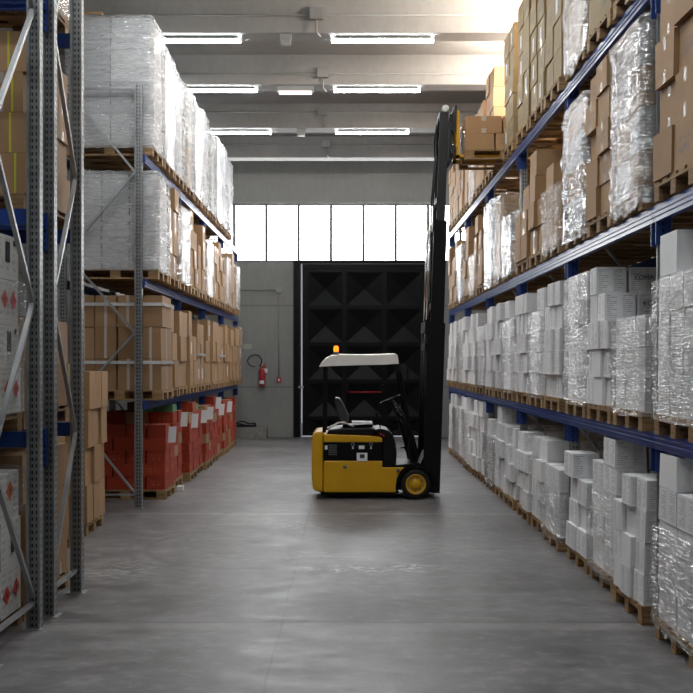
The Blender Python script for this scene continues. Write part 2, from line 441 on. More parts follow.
struct('trim_20', MB().box(-1.43, -1.25, WY-.06, WY, 0, 4.72), 'door_paint', 'black steel jamb at the door side')
struct('trim_21', MB().box(-1.43, 2.6, WY-.07, WY, 4.68, 4.76), 'door_paint', 'black steel head rail over the door')
MB().box(-1.30, -1.16, WY-.1, WY-.06, 2.02-.7, 2.02-.64).obj('latch', 'steel', d)

# ------------------------------------------------------------------ things on the end wall
e = thing('fire_extinguisher', 'red fire extinguisher hung on the grey end wall', 'fire extinguisher', (-2.27, WY-.1, 1.38))
MB().lathe([(.06, 0), (.082, .01), (.085, .04), (.085, .40), (.07, .45), (.035, .48), (.035, .5)], (-2.27, WY-.1, 1.38), 'z', 20).obj('cylinder', 'red_plastic', e)
MB().box(-2.33, -2.21, WY-.19, WY-.183, 1.44, 1.53).obj('data_label', 'paper', e)
MB().bar((-2.29, WY-.1, 1.87), (-2.17, WY-.12, 1.99), .02, .03).bar((-2.28, WY-.1, 1.87), (-2.15, WY-.12, 1.9), .02, .03).lathe([(.025, 0), (.025, .06)], (-2.27, WY-.1, 1.87), 'z', 12).obj('valve_handle', 'red_plastic', e)
pts = [(-2.30+.19*math.cos(a)-.17, WY-.09-.02*math.sin(a*2), 2.06+.16*math.sin(a)) for a in [R(k) for k in range(-50, 290, 17)]]
MB().tube([(-2.27, WY-.1, 1.9)]+pts, .013, 8).obj('hose', 'rubber', e)
MB().box(-2.24, -2.12, WY-.14, WY-.135, 1.74, 1.85).obj('tag', 'paper', e)
MB().box(-2.31, -2.23, WY-.03, WY-.001, 1.5, 1.8).obj('wall_mount', 'steel', e)
a = thing('alarm_button', 'small red fire alarm call point below a wall conduit', 'alarm', (-1.82, WY-.05, 1.47))
MB().box(-1.88, -1.76, WY-.055, WY-.001, 1.48, 1.61).bevel(.008).obj('mounting_box', 'red_plastic', a)
MB().box(-1.845, -1.795, WY-.062, WY-.056, 1.51, 1.58).obj('glass_plate', 'paper', a)
c = thing('wall_conduit', 'thin grey conduit running to a junction box on the end wall', 'conduit', (-2.5, WY-.02, 4.0))
MB().tube([(-4.8, WY-.025, 3.98), (-1.9, WY-.025, 3.98)], .018, 8).obj('pipe', 'wall_box_plastic', c)
MB().tube([(-1.82, WY-.025, 3.9), (-1.82, WY-.025, 1.62)], .012, 8).obj('drop_pipe', 'wall_box_plastic', c)
MB().box(-1.9, -1.74, WY-.07, WY-.002, 3.9, 4.06).bevel(.01).obj('junction_box', 'wall_box_plastic', c)
tag(MB().box(-3.05, -2.12, WY-.55, WY-.01, .0, .28).bevel(.015).obj('concrete_block', 'old_concrete'), 'low rough concrete block at the foot of the end wall', 'concrete block')
hp = []
for k in range(60):
    an = k/60*4.2*math.pi; rr = .3+.03*math.sin(k*.7)
    hp.append((-2.75+rr*math.cos(an), WY-.28+.14*math.sin(an), .30+.02+.09*max(0, math.sin(an*.5+.4))*(1+.3*math.sin(k))))
tag(MB().tube(hp, .018, 7).obj('coiled_cable', 'rubber'), 'black cable coiled on the low concrete block', 'cable')

# ------------------------------------------------------------------ ceiling lamps, conduits
hous = MB(); hous.world = False
pr = [(-.035, .075), (.035, .075), (.06, .035), (-.06, .035)]
lm_h = MB().extrude(pr, (-.76, 0, 0), (1, 0, 0), 1.52, (0, 1, 0), (0, 0, 1)).mesh('housing', 'lamp_housing')
pr = [(-.06, .034), (-.055, .012), (-.035, .0), (.035, .0), (.055, .012), (.06, .034)]
lm_d = MB().extrude(pr, (-.79, 0, 0), (1, 0, 0), 1.58, (0, 1, 0), (0, 0, 1)).mesh('diffuser', 'lamp_glow')
lm_c = MB().box(-.805, -.791, -.064, .064, -.003, .06).box(.791, .805, -.064, .064, -.003, .06).mesh('end_cap', 'lamp_housing')
names = {15.0: 'first', 17.75: 'second', 21.0: 'third'}
for y in RIBS[2:-1]:
    for x, wh in ((-2.44, 'left'), (.56, 'middle'), (3.5, 'right')):
        if wh == 'right' and y > 4: continue
        if y in names: lab = 'fluorescent batten lamp under the %s visible roof rib, %s' % (names[y], 'left one near pallet tops' if wh == 'left' else 'right one over the aisle')
        else: lab = 'fluorescent batten lamp under a roof rib %s, %s row' % ('behind the viewer' if y < 1 else '%d metres along the hall' % y, wh)
        if y not in names: lab = 'fluorescent batten lamp of the nearer roof ribs, out of the picture'
        t = thing('ceiling_light', lab, 'lamp', (x, y, 7.0), 'fluorescent lamps under the roof ribs')
        if y not in names: t['group'] = 'lamps over the near end'
        inst('housing', lm_h, t); inst('diffuser', lm_d, t); inst('end_cap', lm_c, t)
for i, (y, z, bx) in enumerate(((15.0, 7.3, -.46), (17.75, 7.24, -.43), (21.0, 7.38, -.52), (24.0, 7.36, -.5))):
    yf = y-.2-.22*(z-7.08)/.47-.03
    t = thing('ceiling_conduit', 'thin conduit with a junction box along the %s roof rib' % ORD[i], 'conduit', (bx, yf, z))
    MB().tube([(-5.5, yf, z), (4.2, yf, z)], .016, 8).obj('pipe', 'wall_box_plastic', t)
    MB().box(bx-.1, bx+.1, yf-.06, yf+.02, z-.07, z+.1).bevel(.01).obj('junction_box', 'wall_box_plastic', t)
    MB().tube([(bx, yf, z-.06), (bx, yf+.05, z-.24), (bx+.06, yf+.16, z-.27)], .014, 8).obj('stub_pipe', 'wall_box_plastic', t)
for x, y, lab in ((-.94, 14.9, 'small box shaped ceiling sensor under the first visible roof rib'), (-.98, 20.9, 'small box shaped ceiling sensor under the third visible roof rib')):
    t = thing('ceiling_sensor', lab, 'sensor', (x, y, 7.0))
    MB().box(x-.09, x+.09, y-.07, y+.07, 7.0, 7.078).bevel(.01).obj('base', 'wall_box_plastic', t)
    MB().box(x-.075, x+.075, y-.06, y+.06, 6.93, 7.0).bevel(.015).obj('cover', 'wall_box_plastic', t)
t = thing('emergency_light', 'slim emergency light panel under the second visible roof rib', 'lamp', (-.93, 17.7, 6.95))
MB().box(-1.28, -.6, 17.62, 17.75, 6.98, 7.078).bevel(.01).obj('mounting_box', 'wall_box_plastic', t)
MB().box(-1.24, -.64, 17.60, 17.74, 6.945, 6.98).bevel(.008).obj('diffuser', 'exit_glow', t)

# ------------------------------------------------------------------ racking
UPR = [(-.05, -.045), (-.031, -.045), (-.027, -.012), (.027, -.012), (.031, -.045), (.05, -.045), (.05, .03), (.042, .045), (-.042, .045), (-.05, .03)]
up_cache = {}
def upright(parent, x, y, h, face='x-', name='upright'):
    """face: which way the grooved side looks"""
    k = (h, face)
    if k not in up_cache:
        ux, uy = {'x-': ((0, -1, 0), (1, 0, 0)), 'x+': ((0, 1, 0), (-1, 0, 0)), 'y-': ((1, 0, 0), (0, 1, 0)), 'y+': ((-1, 0, 0), (0, -1, 0))}[face]
        up_cache[k] = (MB().extrude(UPR, (0, 0, 0.006), (0, 0, 1), h, ux, uy).mesh('upright', 'galv'),
                       MB().box(-.08, .08, -.07, .07, 0, .006).bevel(.002, 1).mesh('base_plate', 'steel'))
    p = Vector(parent.location)
    o = inst(name, up_cache[k][0], parent, Vector((x, y, 0))-p)
    inst('base_plate', up_cache[k][1], o)
    return o
BEAM = [(0, 0), (0, .03), (-.008, .036), (-.008, .05), (0, .055), (0, .066), (-.008, .071), (-.008, .085), (0, .091), (0, .12), (.05, .12), (.05, 0)]
bm_cache = {}
def beam(parent, p0, axis, length, out):
    """p0: lower outer edge, profile depth goes against 'out'"""
    k = (tuple(axis), round(length, 3), tuple(out))
    if k not in bm_cache:
        bm_cache[k] = MB().extrude(BEAM, (0, 0, 0), axis, length, tuple(-c for c in out), (0, 0, 1)).mesh('beam', 'blue_paint')
    return inst('beam', bm_cache[k], parent, Vector(p0)-Vector(parent.location))
def connector(parent, x, y, ztop, wx, wy):
    k = ('c', wx, wy)
    if k not in bm_cache:
        bm_cache[k] = MB().box(-wx/2, wx/2, -wy/2, wy/2, -.29, 0).bevel(.003, 1).mesh('beam_connector', 'blue_slotted')
    return inst('beam_connector', bm_cache[k], parent, Vector((x, y, ztop))-Vector(parent.location))
def brace(parent, p, q, name='brace'):
    v = Vector(q)-Vector(p); up = (0, 1, 0) if abs(v.y) < .01 else (1, 0, 0)
    return MB().bar(p, q, .028, .034, up).obj(name, 'steel', parent)
LEV = (1.48, 3.17, 4.89)

# right rack -----------------------------------------------------------
RX = 2.38; RP = 2.86; RY0 = 7.2
rr = thing('pallet_rack', 'long blue and galvanised pallet rack down the right side of the aisle', 'rack', (2.9, 12.9, 0))
ry = [RY0+RP*k for k in range(-1, 6)]
for y in ry:
    upright(rr, RX, y, 5.6, 'x-'); upright(rr, RX+1.0, y, 5.6, 'x+')
    z = .25; fl = 0
    brace(rr, (RX+.05, y, .2), (RX+.95, y, .2), 'cross_bar')
    while z < 5.2:
        brace(rr, (RX+(.05 if fl else .95), y, z), (RX+(.95 if fl else .05), y, z+1.1)); z += 1.1; fl = 1-fl
    for L in LEV: connector(rr, RX-.03, y-.056, L-.005, .11, .01); connector(rr, RX-.03, y+.056, L-.005, .11, .01)
for a_, b_ in zip(ry, ry[1:]):
    for L in LEV:
        beam(rr, (RX-.085, a_+.004, L-.12), (0, 1, 0), RP-.008, (-1, 0, 0))
        beam(rr, (RX+1.085, a_+.004, L-.12), (0, 1, 0), RP-.008, (1, 0, 0))
# left rack ------------------------------------------------------------
LX = -2.87; LP = 2.83; LY0 = 13.3
lr = thing('pallet_rack', 'blue and galvanised pallet rack along the far left of the aisle', 'rack', (-3.35, 18.9, 0))
ly = [LY0+LP*k for k in range(5)]
for i, y in enumerate(ly):
    upright(lr, LX, y, 5.85, 'y-' if i == 0 else 'x+'); upright(lr, LX-1.05, y, 5.85, 'y-' if i == 0 else 'x-')
    zz = [5.78, 4.64, 3.5, 2.42, 1.38, .2]
    for k in range(5):
        xa, xb = (LX-1.0, LX-.05) if k % 2 == 0 else (LX-.05, LX-1.0)
        brace(lr, (xa, y, zz[k]), (xb, y, zz[k+1]))
    brace(lr, (LX-1.0, y, 5.8), (LX-.05, y, 5.8), 'cross_bar'); brace(lr, (LX-1.0, y, .18), (LX-.05, y, .18), 'cross_bar')
    if i:
        for L in LEV: connector(lr, LX+.03, y-.056, L-.005, .11, .01); connector(lr, LX+.03, y+.056, L-.005, .11, .01)
for a_, b_ in zip(ly, ly[1:]):
    for L in LEV:
        beam(lr, (LX+.085, a_+.004, L-.12), (0, 1, 0), LP-.008, (1, 0, 0))
        beam(lr, (LX-1.135, a_+.004, L-.12), (0, 1, 0), LP-.008, (-1, 0, 0))
# two racks standing crosswise near the viewer -------------------------------
NX = -2.35
def cross_rack(label, ya, yb, flip, z0, loc):
    t = thing('pallet_rack', label, 'rack', loc)
    for x in (NX, NX-2.8):
        upright(t, x, ya, 6.4, 'y-' if True else 'y+'); upright(t, x, yb, 6.4, 'y-')
        z = z0; fl = flip
        while z < 6.2:
            p, q = ((ya+.05), (yb-.05)) if fl else ((yb-.05), (ya+.05))
            if z >= -.01: brace(t, (x, p, max(z, .15)), (x, q, z+1.1))
            z += 1.1; fl = not fl
        brace(t, (x, ya+.05, .2), (x, yb-.05, .2), 'cross_bar')
        for y in (ya, yb):
            for L in LEV: connector(t, x-.022, y+(-.053 if y == ya else .053), L-.0, .05, .012)
    for L in LEV:
        beam(t, (NX-2.796, ya-.085, L-.12), (1, 0, 0), 2.792, (0, -1, 0)); beam(t, (NX-2.796, yb+.085, L-.12), (1, 0, 0), 2.792, (0, 1, 0))
    return t
ra = cross_rack('tall galvanised rack end nearest the viewer, holding cartons with diamond signs', 6.3, 7.26, False, .25, (-3.75, 6.8, 0))
rb = cross_rack('tall galvanised rack end standing back to back behind the nearest rack', 7.62, 8.40, True, .3, (-3.75, 8.05, 0))

# ------------------------------------------------------------------ pallets
def pal_parts(lx, ly):
    deck = MB()
    n = 5
    for i in range(n):
        y = -ly/2 + (ly-.12)/(n-1)*i
        deck.box(-lx/2, lx/2, y, y+.12, .122, .144)
    for x in (-lx/2, -.0725, lx/2-.145): deck.box(x, x+.145, -ly/2, ly/2, .1, .1215)
    blocks = []
    for x in (-lx/2+.0725, 0, lx/2-.0725):
        for y in (-ly/2+.05, 0, ly/2-.05): blocks.append((x, y))
    skid = MB().box(-lx/2, lx/2, -.05, .05, 0, .022)
    blk = MB().box(-.07, .07, -.05, .05, .0225, .0995)
    far = MB()
    return deck, blk, skid, blocks
pal_cache = {}
def pallet(x, y, z, label, lx=1.2, ly=.8, detail=True, group=None, rz=0, name='pallet'):
    """x,y = centre; the long side runs along x"""
    k = (lx, ly)
    if k not in pal_cache:
        dk, bl, sk, bs = pal_parts(lx, ly)
        dk, bl, sk = dk.mesh('deck', 'wood'), bl.mesh('block', 'wood'), sk.mesh('skid', 'wood')
        f = MB()
        for me, ofs in [(dk, (0, 0, 0))]+[(bl, (p[0], p[1], 0)) for p in bs]+[(sk, (0, s*(ly/2-.05), 0)) for s in (-1, 0, 1)]:
            tmp = bmesh.new(); tmp.from_mesh(me); bmesh.ops.translate(tmp, verts=tmp.verts, vec=ofs); m2 = bpy.data.meshes.new('t'); tmp.to_mesh(m2); tmp.free(); f.bm.from_mesh(m2); bpy.data.meshes.remove(m2)
        pal_cache[k] = (dk, bl, sk, bs, f.mesh('pallet', 'wood'))
    dk, bl, sk, bs, whole = pal_cache[k]
    if not detail:
        return tag(inst(name, whole, None, (x, y, z), rz), label, 'pallet', group)
    t = thing(name, label, 'pallet', (x, y, z), group); t.rotation_euler.z = rz
    inst('deck', dk, t)
    for p in bs: inst('block', bl, t, (p[0], p[1], 0))
    for s in (-1, 0, 1): inst('skid', sk, t, (0, s*(ly/2-.05), 0))
    return t

# ------------------------------------------------------------------ cartons
cm_cache = {}
NCAR = {}
def carton_mesh(mat, dx, dy, dz, var):
    k = (mat, round(dx, 3), round(dy, 3), round(dz, 3), var)
    if k not in cm_cache:
        rs = random.Random(hash(k[1:]) & 0xffff)
        b = MB().box(-dx/2, dx/2, -dy/2, dy/2, 0, dz)
        for v in b.bm.verts:
            s = .010 if v.co.z > dz/2 else .003
            v.co.x *= 1-rs.random()*s/dx*2; v.co.y *= 1-rs.random()*s/dy*2
            if v.co.z > dz/2: v.co.z -= rs.random()*.004
        b.bevel(.005, 1)
        cm_cache[k] = b.mesh('carton', mat)
    return cm_cache[k]
DESC = {'white_printed': 'white printed carton', 'white_plain': 'plain white carton', 'brown_printed': 'brown cardboard box', 'brown_plain': 'plain brown box',
        'brown_taped': 'brown taped box', 'brown_unlit': 'shade-toned brown box', 'red_board': 'red orange box', 'green_board': 'green box', 'grey_board': 'pale grey box', 'hazard_white': 'white hazard carton'}
NAME = {'white_printed': 'white_carton', 'white_plain': 'white_carton', 'red_board': 'red_box', 'green_board': 'green_box', 'grey_board': 'grey_box', 'hazard_white': 'hazard_carton'}
used = {}
def carton_at(mat, x, y, z, dx, dy, dz, label, group, rz=0, var=None, cull=True):
    """x,y,z: base centre"""
    if cull and not in_frame(x-dx/2, x+dx/2, y-dy/2, y+dy/2, z, z+dz): return None
    me = carton_mesh(mat, dx, dy, dz, random.randrange(4) if var is None else var)
    nm = NAME.get(mat, 'cardboard_box')
    o = inst(nm, me, None, (x, y, z), rz)
    o['_m'] = mat
    del o['_m']
    tag(o, label, 'box', group); NCAR[nm] = NCAR.get(nm, 0)+1
    used[label] = used.get(label, 0)+1
    return o

COLN = {1: ['single'], 2: ['near', 'far'], 3: ['near', 'middle', 'far'], 4: ['first', 'second', 'third', 'fourth']}
ROWN = ['front', 'second row', 'third row', 'rear row']
def tier(t, n): return 'bottom' if t == 0 else 'top' if t == n-1 else ORD[t]
def load(mats, s, xf, y0, y1, z0, ny, heights, dz, pdesc, group, nx=3, depth=1.16, jit=.025, prev=None, toprows=2, spin=1.2, deco=None, side_rows=None, stagger=False):
    """boxes on one pallet. s: +1 load lies to the right of its aisle face xf, -1 to the left. heights: tiers of each column along y"""
    bx, by = depth/nx, (y1-y0)/ny
    if isinstance(heights, int): heights = [heights]*ny
    made = []
    for iy in range(ny):
        h = heights[iy]
        todo = {}
        for t in range(h):
            nxt = nx-1 if (stagger and t % 2) else nx
            for ix in range(nxt):
                zt = z0+(t+1)*dz
                near_open = iy == 0 and (prev is not None and zt > prev+.04)
                mid_open = iy > 0 and t >= heights[iy-1]
                if side_rows is not None and ix >= side_rows and ix > 0: near_open = mid_open = False
                if ix == 0 or near_open or mid_open or (t == h-1 and ix < toprows): todo[(t, ix)] = nxt
        for (t, ix) in list(todo):          # nothing hangs in the air: fill the tiers below
            if stagger: continue
            for q in range(t):
                if (q, ix) not in todo: todo[(q, ix)] = nx
        for (t, ix) in sorted(todo):
                nxt = todo[(t, ix)]; bx = depth/nxt
                jx = random.uniform(-jit, jit*.2) if ix == 0 else 0
                m = random.choice(mats)
                x = xf + s*((ix+.5)*bx + jx); y = y0+(iy+.5)*by + random.uniform(-.002, .002)
                z = z0+t*(dz)
                lab = '%s, %s tier, %s %s, %s' % (DESC[m], tier(t, h), COLN[ny][iy], ROWN[ix] if ix else 'front column', pdesc)
                o = carton_at(m, x, y, z, bx-.014, by-.012, dz-.0015, lab, group, R(random.uniform(-spin, spin)))
                if o:
                    made.append((o, ix, iy, t, h, m, bx-.014, by-.012, dz-.0015))
                    if deco: deco(o, ix, iy, t, m, bx-.014, by-.012, dz-.0015)
    return made

def wrap(x0, x1, y0, y1, z0, z1, mat, label, group='stretch film around pallet loads', rag=.03, bulge=.02, taper=.03, seed=0, cover=.35, nseg=10, nz=22, amp=1.0, lowest=None):
    """stretch film wound round a load: closed skin with creases, ragged lower hem and a partly closed top"""
    if not in_frame(x0, x1, y0, y1, z0, z1): return None
    g = .016; r = .05
    per = []
    cx, cy = (x0+x1)/2, (y0+y1)/2
    def side(ax, ay, bx_, by_, n):
        for i in range(n): per.append((ax+(bx_-ax)*i/n, ay+(by_-ay)*i/n))
    X0, X1, Y0, Y1 = x0-g, x1+g, y0-g, y1+g
    n1 = max(6, int((X1-X0)*nseg)); n2 = max(6, int((Y1-Y0)*nseg*1.6))
    side(X0, Y0, X1, Y0, n1); side(X1, Y0, X1, Y1, n2); side(X1, Y1, X0, Y1, n1); side(X0, Y1, X0, Y0, n2)
    b = MB(); rings = []
    for j in range(nz+1):
        v = j/nz; ring = []
        for (px, py) in per:
            z = z0+(z1-z0)*v
            if j == 0:
                fr = px < X0+.001 if cx > 0 else px > X1-.001
                z -= abs(noise.noise((px*9, py*9, seed)))*rag*2*min(1, max(0, (py-Y0-.05)*8))*min(1, max(0, (Y1-.05-py)*8)) if fr else 0
            q = noise.noise((px*5+seed, py*5, z*9)) + .5*noise.noise((px*11, py*11+seed, z*24+px*8))
            dsp = bulge*max(0, q)*amp
            nx_ = -1 if px < X0+1e-4 else 1 if px > X1-1e-4 else 0; ny_ = -1 if py < Y0+1e-4 else 1 if py > Y1-1e-4 else 0
            ring.append(b.bm.verts.new((px+nx_*dsp, py+ny_*dsp, z)))
        rings.append(ring)
    if cover > 0:
        for kk, cv in ((1, .12), (2, cover)):
            ring = []
            for (px, py) in per:
                q = noise.noise((px*6+seed, py*6, kk*3.1))
                ring.append(b.bm.verts.new((px+(cx-px)*cv, py+(cy-py)*cv, z1+.012+taper*(.6+.6*q)*(1 if kk == 1 else .7))))
            rings.append(ring)
    n = len(per)
    for a, c in zip(rings, rings[1:]):
        for k in range(n):
            f = b.bm.faces.new((a[k], a[(k+1) % n], c[(k+1) % n], c[k])); f.smooth = True
    o = b.obj('stretch_wrap', mat)
    return tag(o, label, 'stretch film', group)

def small_tag(parent, pos, wx, wy, wz, name='shipping_label', mat='paper', rot=(0, 0, 0)):
    k = ('tag', round(wx, 3), round(wy, 3), round(wz, 3), mat)
    if k not in cm_cache: cm_cache[k] = MB().box(-wx/2, wx/2, -wy/2, wy/2, -wz/2, wz/2).mesh(name, mat)
    return inst(name, cm_cache[k], parent, pos, rot=rot)
def text_mesh(txt, size, mat):
    cu = bpy.data.curves.new('lettering', 'FONT'); cu.body = txt; cu.size = size; cu.extrude = .0012; cu.align_x = 'CENTER'; cu.align_y = 'CENTER'
    o = bpy.data.objects.new('lettering_tmp', cu); COL.objects.link(o)
    dg = bpy.context.evaluated_depsgraph_get(); me = bpy.data.meshes.new_from_object(o.evaluated_get(dg))
    bpy.data.objects.remove(o); me.materials.clear(); me.materials.append(M[mat]); me.name = 'lettering'; return me

# ------------------------------------------------------------------ right rack loads
SLOT = (.13, 1.015, 1.9)
def slot_y(i):                      # i = 0 is the pallet nearest the viewer
    k = i+2; bay, sl = k//3, k % 3
    return RY0-RP+RP*bay+SLOT[sl]
koma = text_mesh('KOMA', .062, 'blue_ink')
W = ['white_printed', 'white_printed', 'white_plain']
FX = 2.25
#            heights of the two columns per floor pallet, nearest first
floor_h = [(4, 5), (4, 4, 3), (5, 4), (3, 4), (3, 3, 3), (4, 4), (3, 4), (4, 3, 4), (4, 5), (3, 4), (5, 5, 4), (5, 4), (4, 5), (5, 4), (4, 5), (5, 4)]
shelf_h = [(4, 4, 4), (3, 3, 3), (3, 4, 5), (5, 5), (5, 5, 4), (5, 4), (5, 5, 5), (4, 5), (5, 5, 4), (5, 4, 5), (4, 4), (5, 5, 5), (4, 5), (5, 4, 5), (4, 5, 5), (4, 5)]
fw = {0: 'film_clear', 2: 'film_clear', 4: 'film_clear', 9: 'film_grey', 12: 'film_clear', 14: 'film_grey'}
sw = {0: 'film_clear', 1: 'film_clear', 3: 'film_clear', 5: 'film_clear', 7: 'film_clear', 10: 'film_clear', 13: 'film_clear'}
pv_f = pv_s = None
for i in range(16):
    y = slot_y(i); det = y < 13.5
    pd = '%s floor pallet of right rack' % ORD[i]
    xo = FX + random.uniform(-.02, .03)
    pallet(xo+.6, y+.4, 0, 'wooden pallet on the floor, %s along the right rack' % ORD[i], detail=det, group='pallets of the right rack')
    wr = i in fw
    def deco(o, ix, iy, t, m, bx, by, dz):
        if t == 2 and ix == 0 and iy == 0 and y < 11 and m == 'white_plain':
            small_tag(o, (-bx/2-.0015, .02, dz*.55), .002, .12, .09)
    ms = load(W, 1, xo+.02, y+.005, y+.795, .145, len(floor_h[i]), list(floor_h[i]), .24, pd, 'white cartons on the right floor pallets', nx=4, jit=.008 if wr else .062, prev=pv_f if i else .5, toprows=4 if y < 13 else 2, deco=deco, side_rows=4 if y < 14 else 2)
    pv_f = .145+.24*floor_h[i][-1]
    if wr:
        h = min(floor_h[i])-(1 if i in (0, 2, 4) else 0)
        wrap(xo-.005, xo+1.2, y-.0, y+.8, .10, .145+.24*h-.03, fw[i], 'clear stretch film around the cartons of the %s' % pd, seed=i*3.1, cover=.0)
    # first shelf
    ps = '%s first-shelf pallet of right rack' % ORD[i]
    pallet(FX+.6, y+.4, LEV[0]+.001, 'wooden pallet on the first shelf, %s along the right rack' % ORD[i], detail=det, group='pallets of the right rack')
    wr = i in sw
    ms = load(W, 1, FX+.02, y+.005, y+.795, LEV[0]+.146, len(shelf_h[i]), list(shelf_h[i]), .25, ps, 'white cartons on the right first shelf', nx=4, jit=.008 if wr else .062, prev=pv_s if i else 1.6, toprows=1, side_rows=4 if y < 13 else 2)
    pv_s = LEV[0]+.146+.25*shelf_h[i][-1]
    for (o, ix, iy, t, h, m, bx, by, dz) in ms:
        if i in (2, 3) and iy in (0, 1, 2) and ix in (1, 2) and t == h-1 and m != 'x':
            q = inst('lettering', koma, o, (0, -by/2-.001, dz*.6), rot=(R(90), 0, 0))
    if wr:
        hh = min(shelf_h[i])
        wrap(FX+.0, FX+1.2, y-.0, y+.8, LEV[0]+.11, LEV[0]+.146+.25*hh-.03, sw[i], 'clear stretch film around the cartons of the %s' % ps, seed=i*1.7+9, cover=0)
# tall plain carton standing on the near first-shelf load and one on the floor load
carton_at('white_plain', 2.46, 6.86, LEV[0]+.146+1.0+.004, .34, .36, .3, 'tall plain white carton on top of nearest wrapped load, right first shelf', 'loose white cartons on the right rack')

# second shelf: brown boxes, film wrapped loads
B = ['brown_printed', 'brown_plain', 'brown_printed']
# per pallet: (columns, heights, tier height, film or None)
second = [(2, [4, 4], .335, None), (2, [4, 4], .33, 'film_grey'), (2, [5, 5], .265, None), (1, [4], .31, 'film_grey'), (2, [2, 3], .3, 'film_clear'),
          (2, [2, 4], .31, None), (2, [3, 2], .3, None), (1, [2], .36, 'film_grey'), (2, [4, 4], .28, 'film_clear'), (1, [4], .3, 'film_grey'), (2, [3, 4], .3, None),
          (2, [3, 2], .3, 'film_clear'), (2, [4, 3], .3, None), (1, [3], .33, 'film_grey'), (2, [4, 3], .3, None), (2, [3, 4], .3, None)]
pv = None
z0 = LEV[1]
for i in range(16):
    y = slot_y(i); det = y < 13.5
    ny, hs, dz, fl = second[i]
    pd = '%s second-shelf pallet of right rack' % ORD[i]
    pallet(FX+.6, y+.4, z0+.001, 'wooden pallet on the second shelf, %s along the right rack' % ORD[i], detail=det, group='pallets of the right rack')
    load(B if fl is None else ['brown_plain', 'grey_board'] if fl == 'film_grey' else ['brown_plain'], 1, FX+.02, y+.005, y+.795, z0+.146, ny, hs, dz, pd, 'boxes on the right second shelf', nx=3, jit=.006 if fl else .05, prev=pv if i else 3.3, toprows=1, side_rows=3 if y < 14 else 2)
    pv = z0+.146+dz*hs[-1]
    if fl:
        wrap(FX, FX+1.2, y-.0, y+.8, z0+.05, z0+.146+dz*(max(hs) if fl == 'film_grey' else min(hs))+.01, fl, 'shiny crumpled stretch film around %s' % pd, seed=i*2.3+40, cover=.5 if len(set(hs)) == 1 else 0, bulge=.035, taper=.05, rag=.06)

# top shelf: wall of brown boxes, unlit tone in their colour; a gap for the pallet on the fork
z0 = LEV[2]
O = ['brown_unlit']
top = [(2, [5, 5], .33, None), (2, [5, 5], .33, None), (2, [5, 5], .33, None), (1, [5], .32, 'film_grey'), (2, [5, 5], .33, None), (2, [5, 5], .33, None), (2, [5, 5], .33, None),
       (2, [5, 5], .32, None), None, (2, [5, 5], .31, None), (2, [4, 4], .33, None), (2, [4, 4], .32, 'film_clear'), (2, [4, 3], .34, None), (2, [4, 4], .33, None), (2, [4, 3], .33, None), (2, [4, 4], .3, None)]
pv = None
for i in range(16):
    if top[i] is None: continue
    y = slot_y(i); det = y < 13.5
    if i == 9: y += .04
    ny, hs, dz, fl = top[i]
    pd = '%s top-shelf pallet of right rack' % ORD[i]
    if in_frame(FX, FX+1.2, y, y+.8, z0, z0+.15):
        pallet(FX+.6, y+.4, z0+.001, 'wooden pallet on the top shelf, %s along the right rack' % ORD[i], detail=det, group='pallets of the right rack')
    load(O if fl is None and i < 9 else ['brown_printed', 'brown_plain'], 1, FX+.02, y+.005, y+.795, z0+.146, ny, hs, dz, pd, 'boxes on the right top shelf', nx=3, jit=.006 if fl else .02, prev=pv if i != 9 else 5.5, toprows=1)
    pv = z0+.146+dz*hs[-1]
    if fl:
        wrap(FX, FX+1.2, y-.0, y+.8, z0+.06, z0+.146+dz*hs[0]+.01, fl, 'torn shiny stretch film around %s' % pd, seed=i*2.9+70, cover=.4, bulge=.03, rag=.12)

# ------------------------------------------------------------------ left rack loads
LSL = (.10, .99, 1.88)
def lslot(i): return LY0+LP*(i//3)+LSL[i % 3]
LF = -2.62
# floor: red boxes
red_cfg = [(.78, 2, [5, 4], .19), (1.9, 2, [6, 6], .18), (2.95, 2, [6, 7], .168), (3.85, 2, [6, 6], .168), (4.72, 2, [6, 6], .175), (5.78, 2, [6, 7], .168), (6.66, 2, [6, 5], .17), (7.54, 2, [6, 6], .17), (8.62, 2, [6, 6], .17), (9.5, 2, [5, 6], .17)]
pv = None
for i, (dy, ny, hs, dz) in enumerate(red_cfg):
    y = LY0+dy
    pd = '%s floor pallet of left rack' % ORD[i]
    xo = LF + (-.02, -.10, -.02, -.05, 0, -.04, -.06, -.03, -.05, -.08)[i]
    pallet(xo-.6, y+.4, 0, 'wooden pallet on the floor, %s along the left rack' % ORD[i], detail=i < 2, group='pallets of the left rack')
    red = ['red_board']*6+(['brown_plain'] if i else [])
    def deco(o, ix, iy, t, m, bx, by, dz_):
        if ix == 0 and t == hs[iy]-1 and (i+iy) % 2 == 0 and i < 8:
            small_tag(o, (bx/2+.072, -by*.2, dz_*.2), .003, .13, .24, 'paper_sheet', 'paper', (0, R(8), R(-48)))
    load(red, -1, xo-.01, y+.01, y+.79, .145, ny, hs, dz, pd, 'boxes on the left floor pallets', nx=4, depth=1.16, jit=.018, prev=.1 if i == 0 else pv, toprows=4 if i < 2 else 1, deco=deco, side_rows=4 if i < 3 else 1, stagger=True, spin=.5)
    pv = .145+dz*hs[-1]
    if i in (1, 3):
        for q in range(1 if i == 3 else 2):
            carton_at('green_board', xo-.17-.31*q, y+.2, .146+dz*hs[0], .29, .36, .12, 'green box lying on the red boxes, %s' % (pd if q == 0 else 'behind another, '+pd), 'green boxes on the red boxes')
tag(MB().box(-2.66, -2.56, 15.05, 15.16, .001, .07).bevel(.006).obj('paper_scrap', 'paper'), 'small white packet lying on the floor between red box pallets', 'packet')

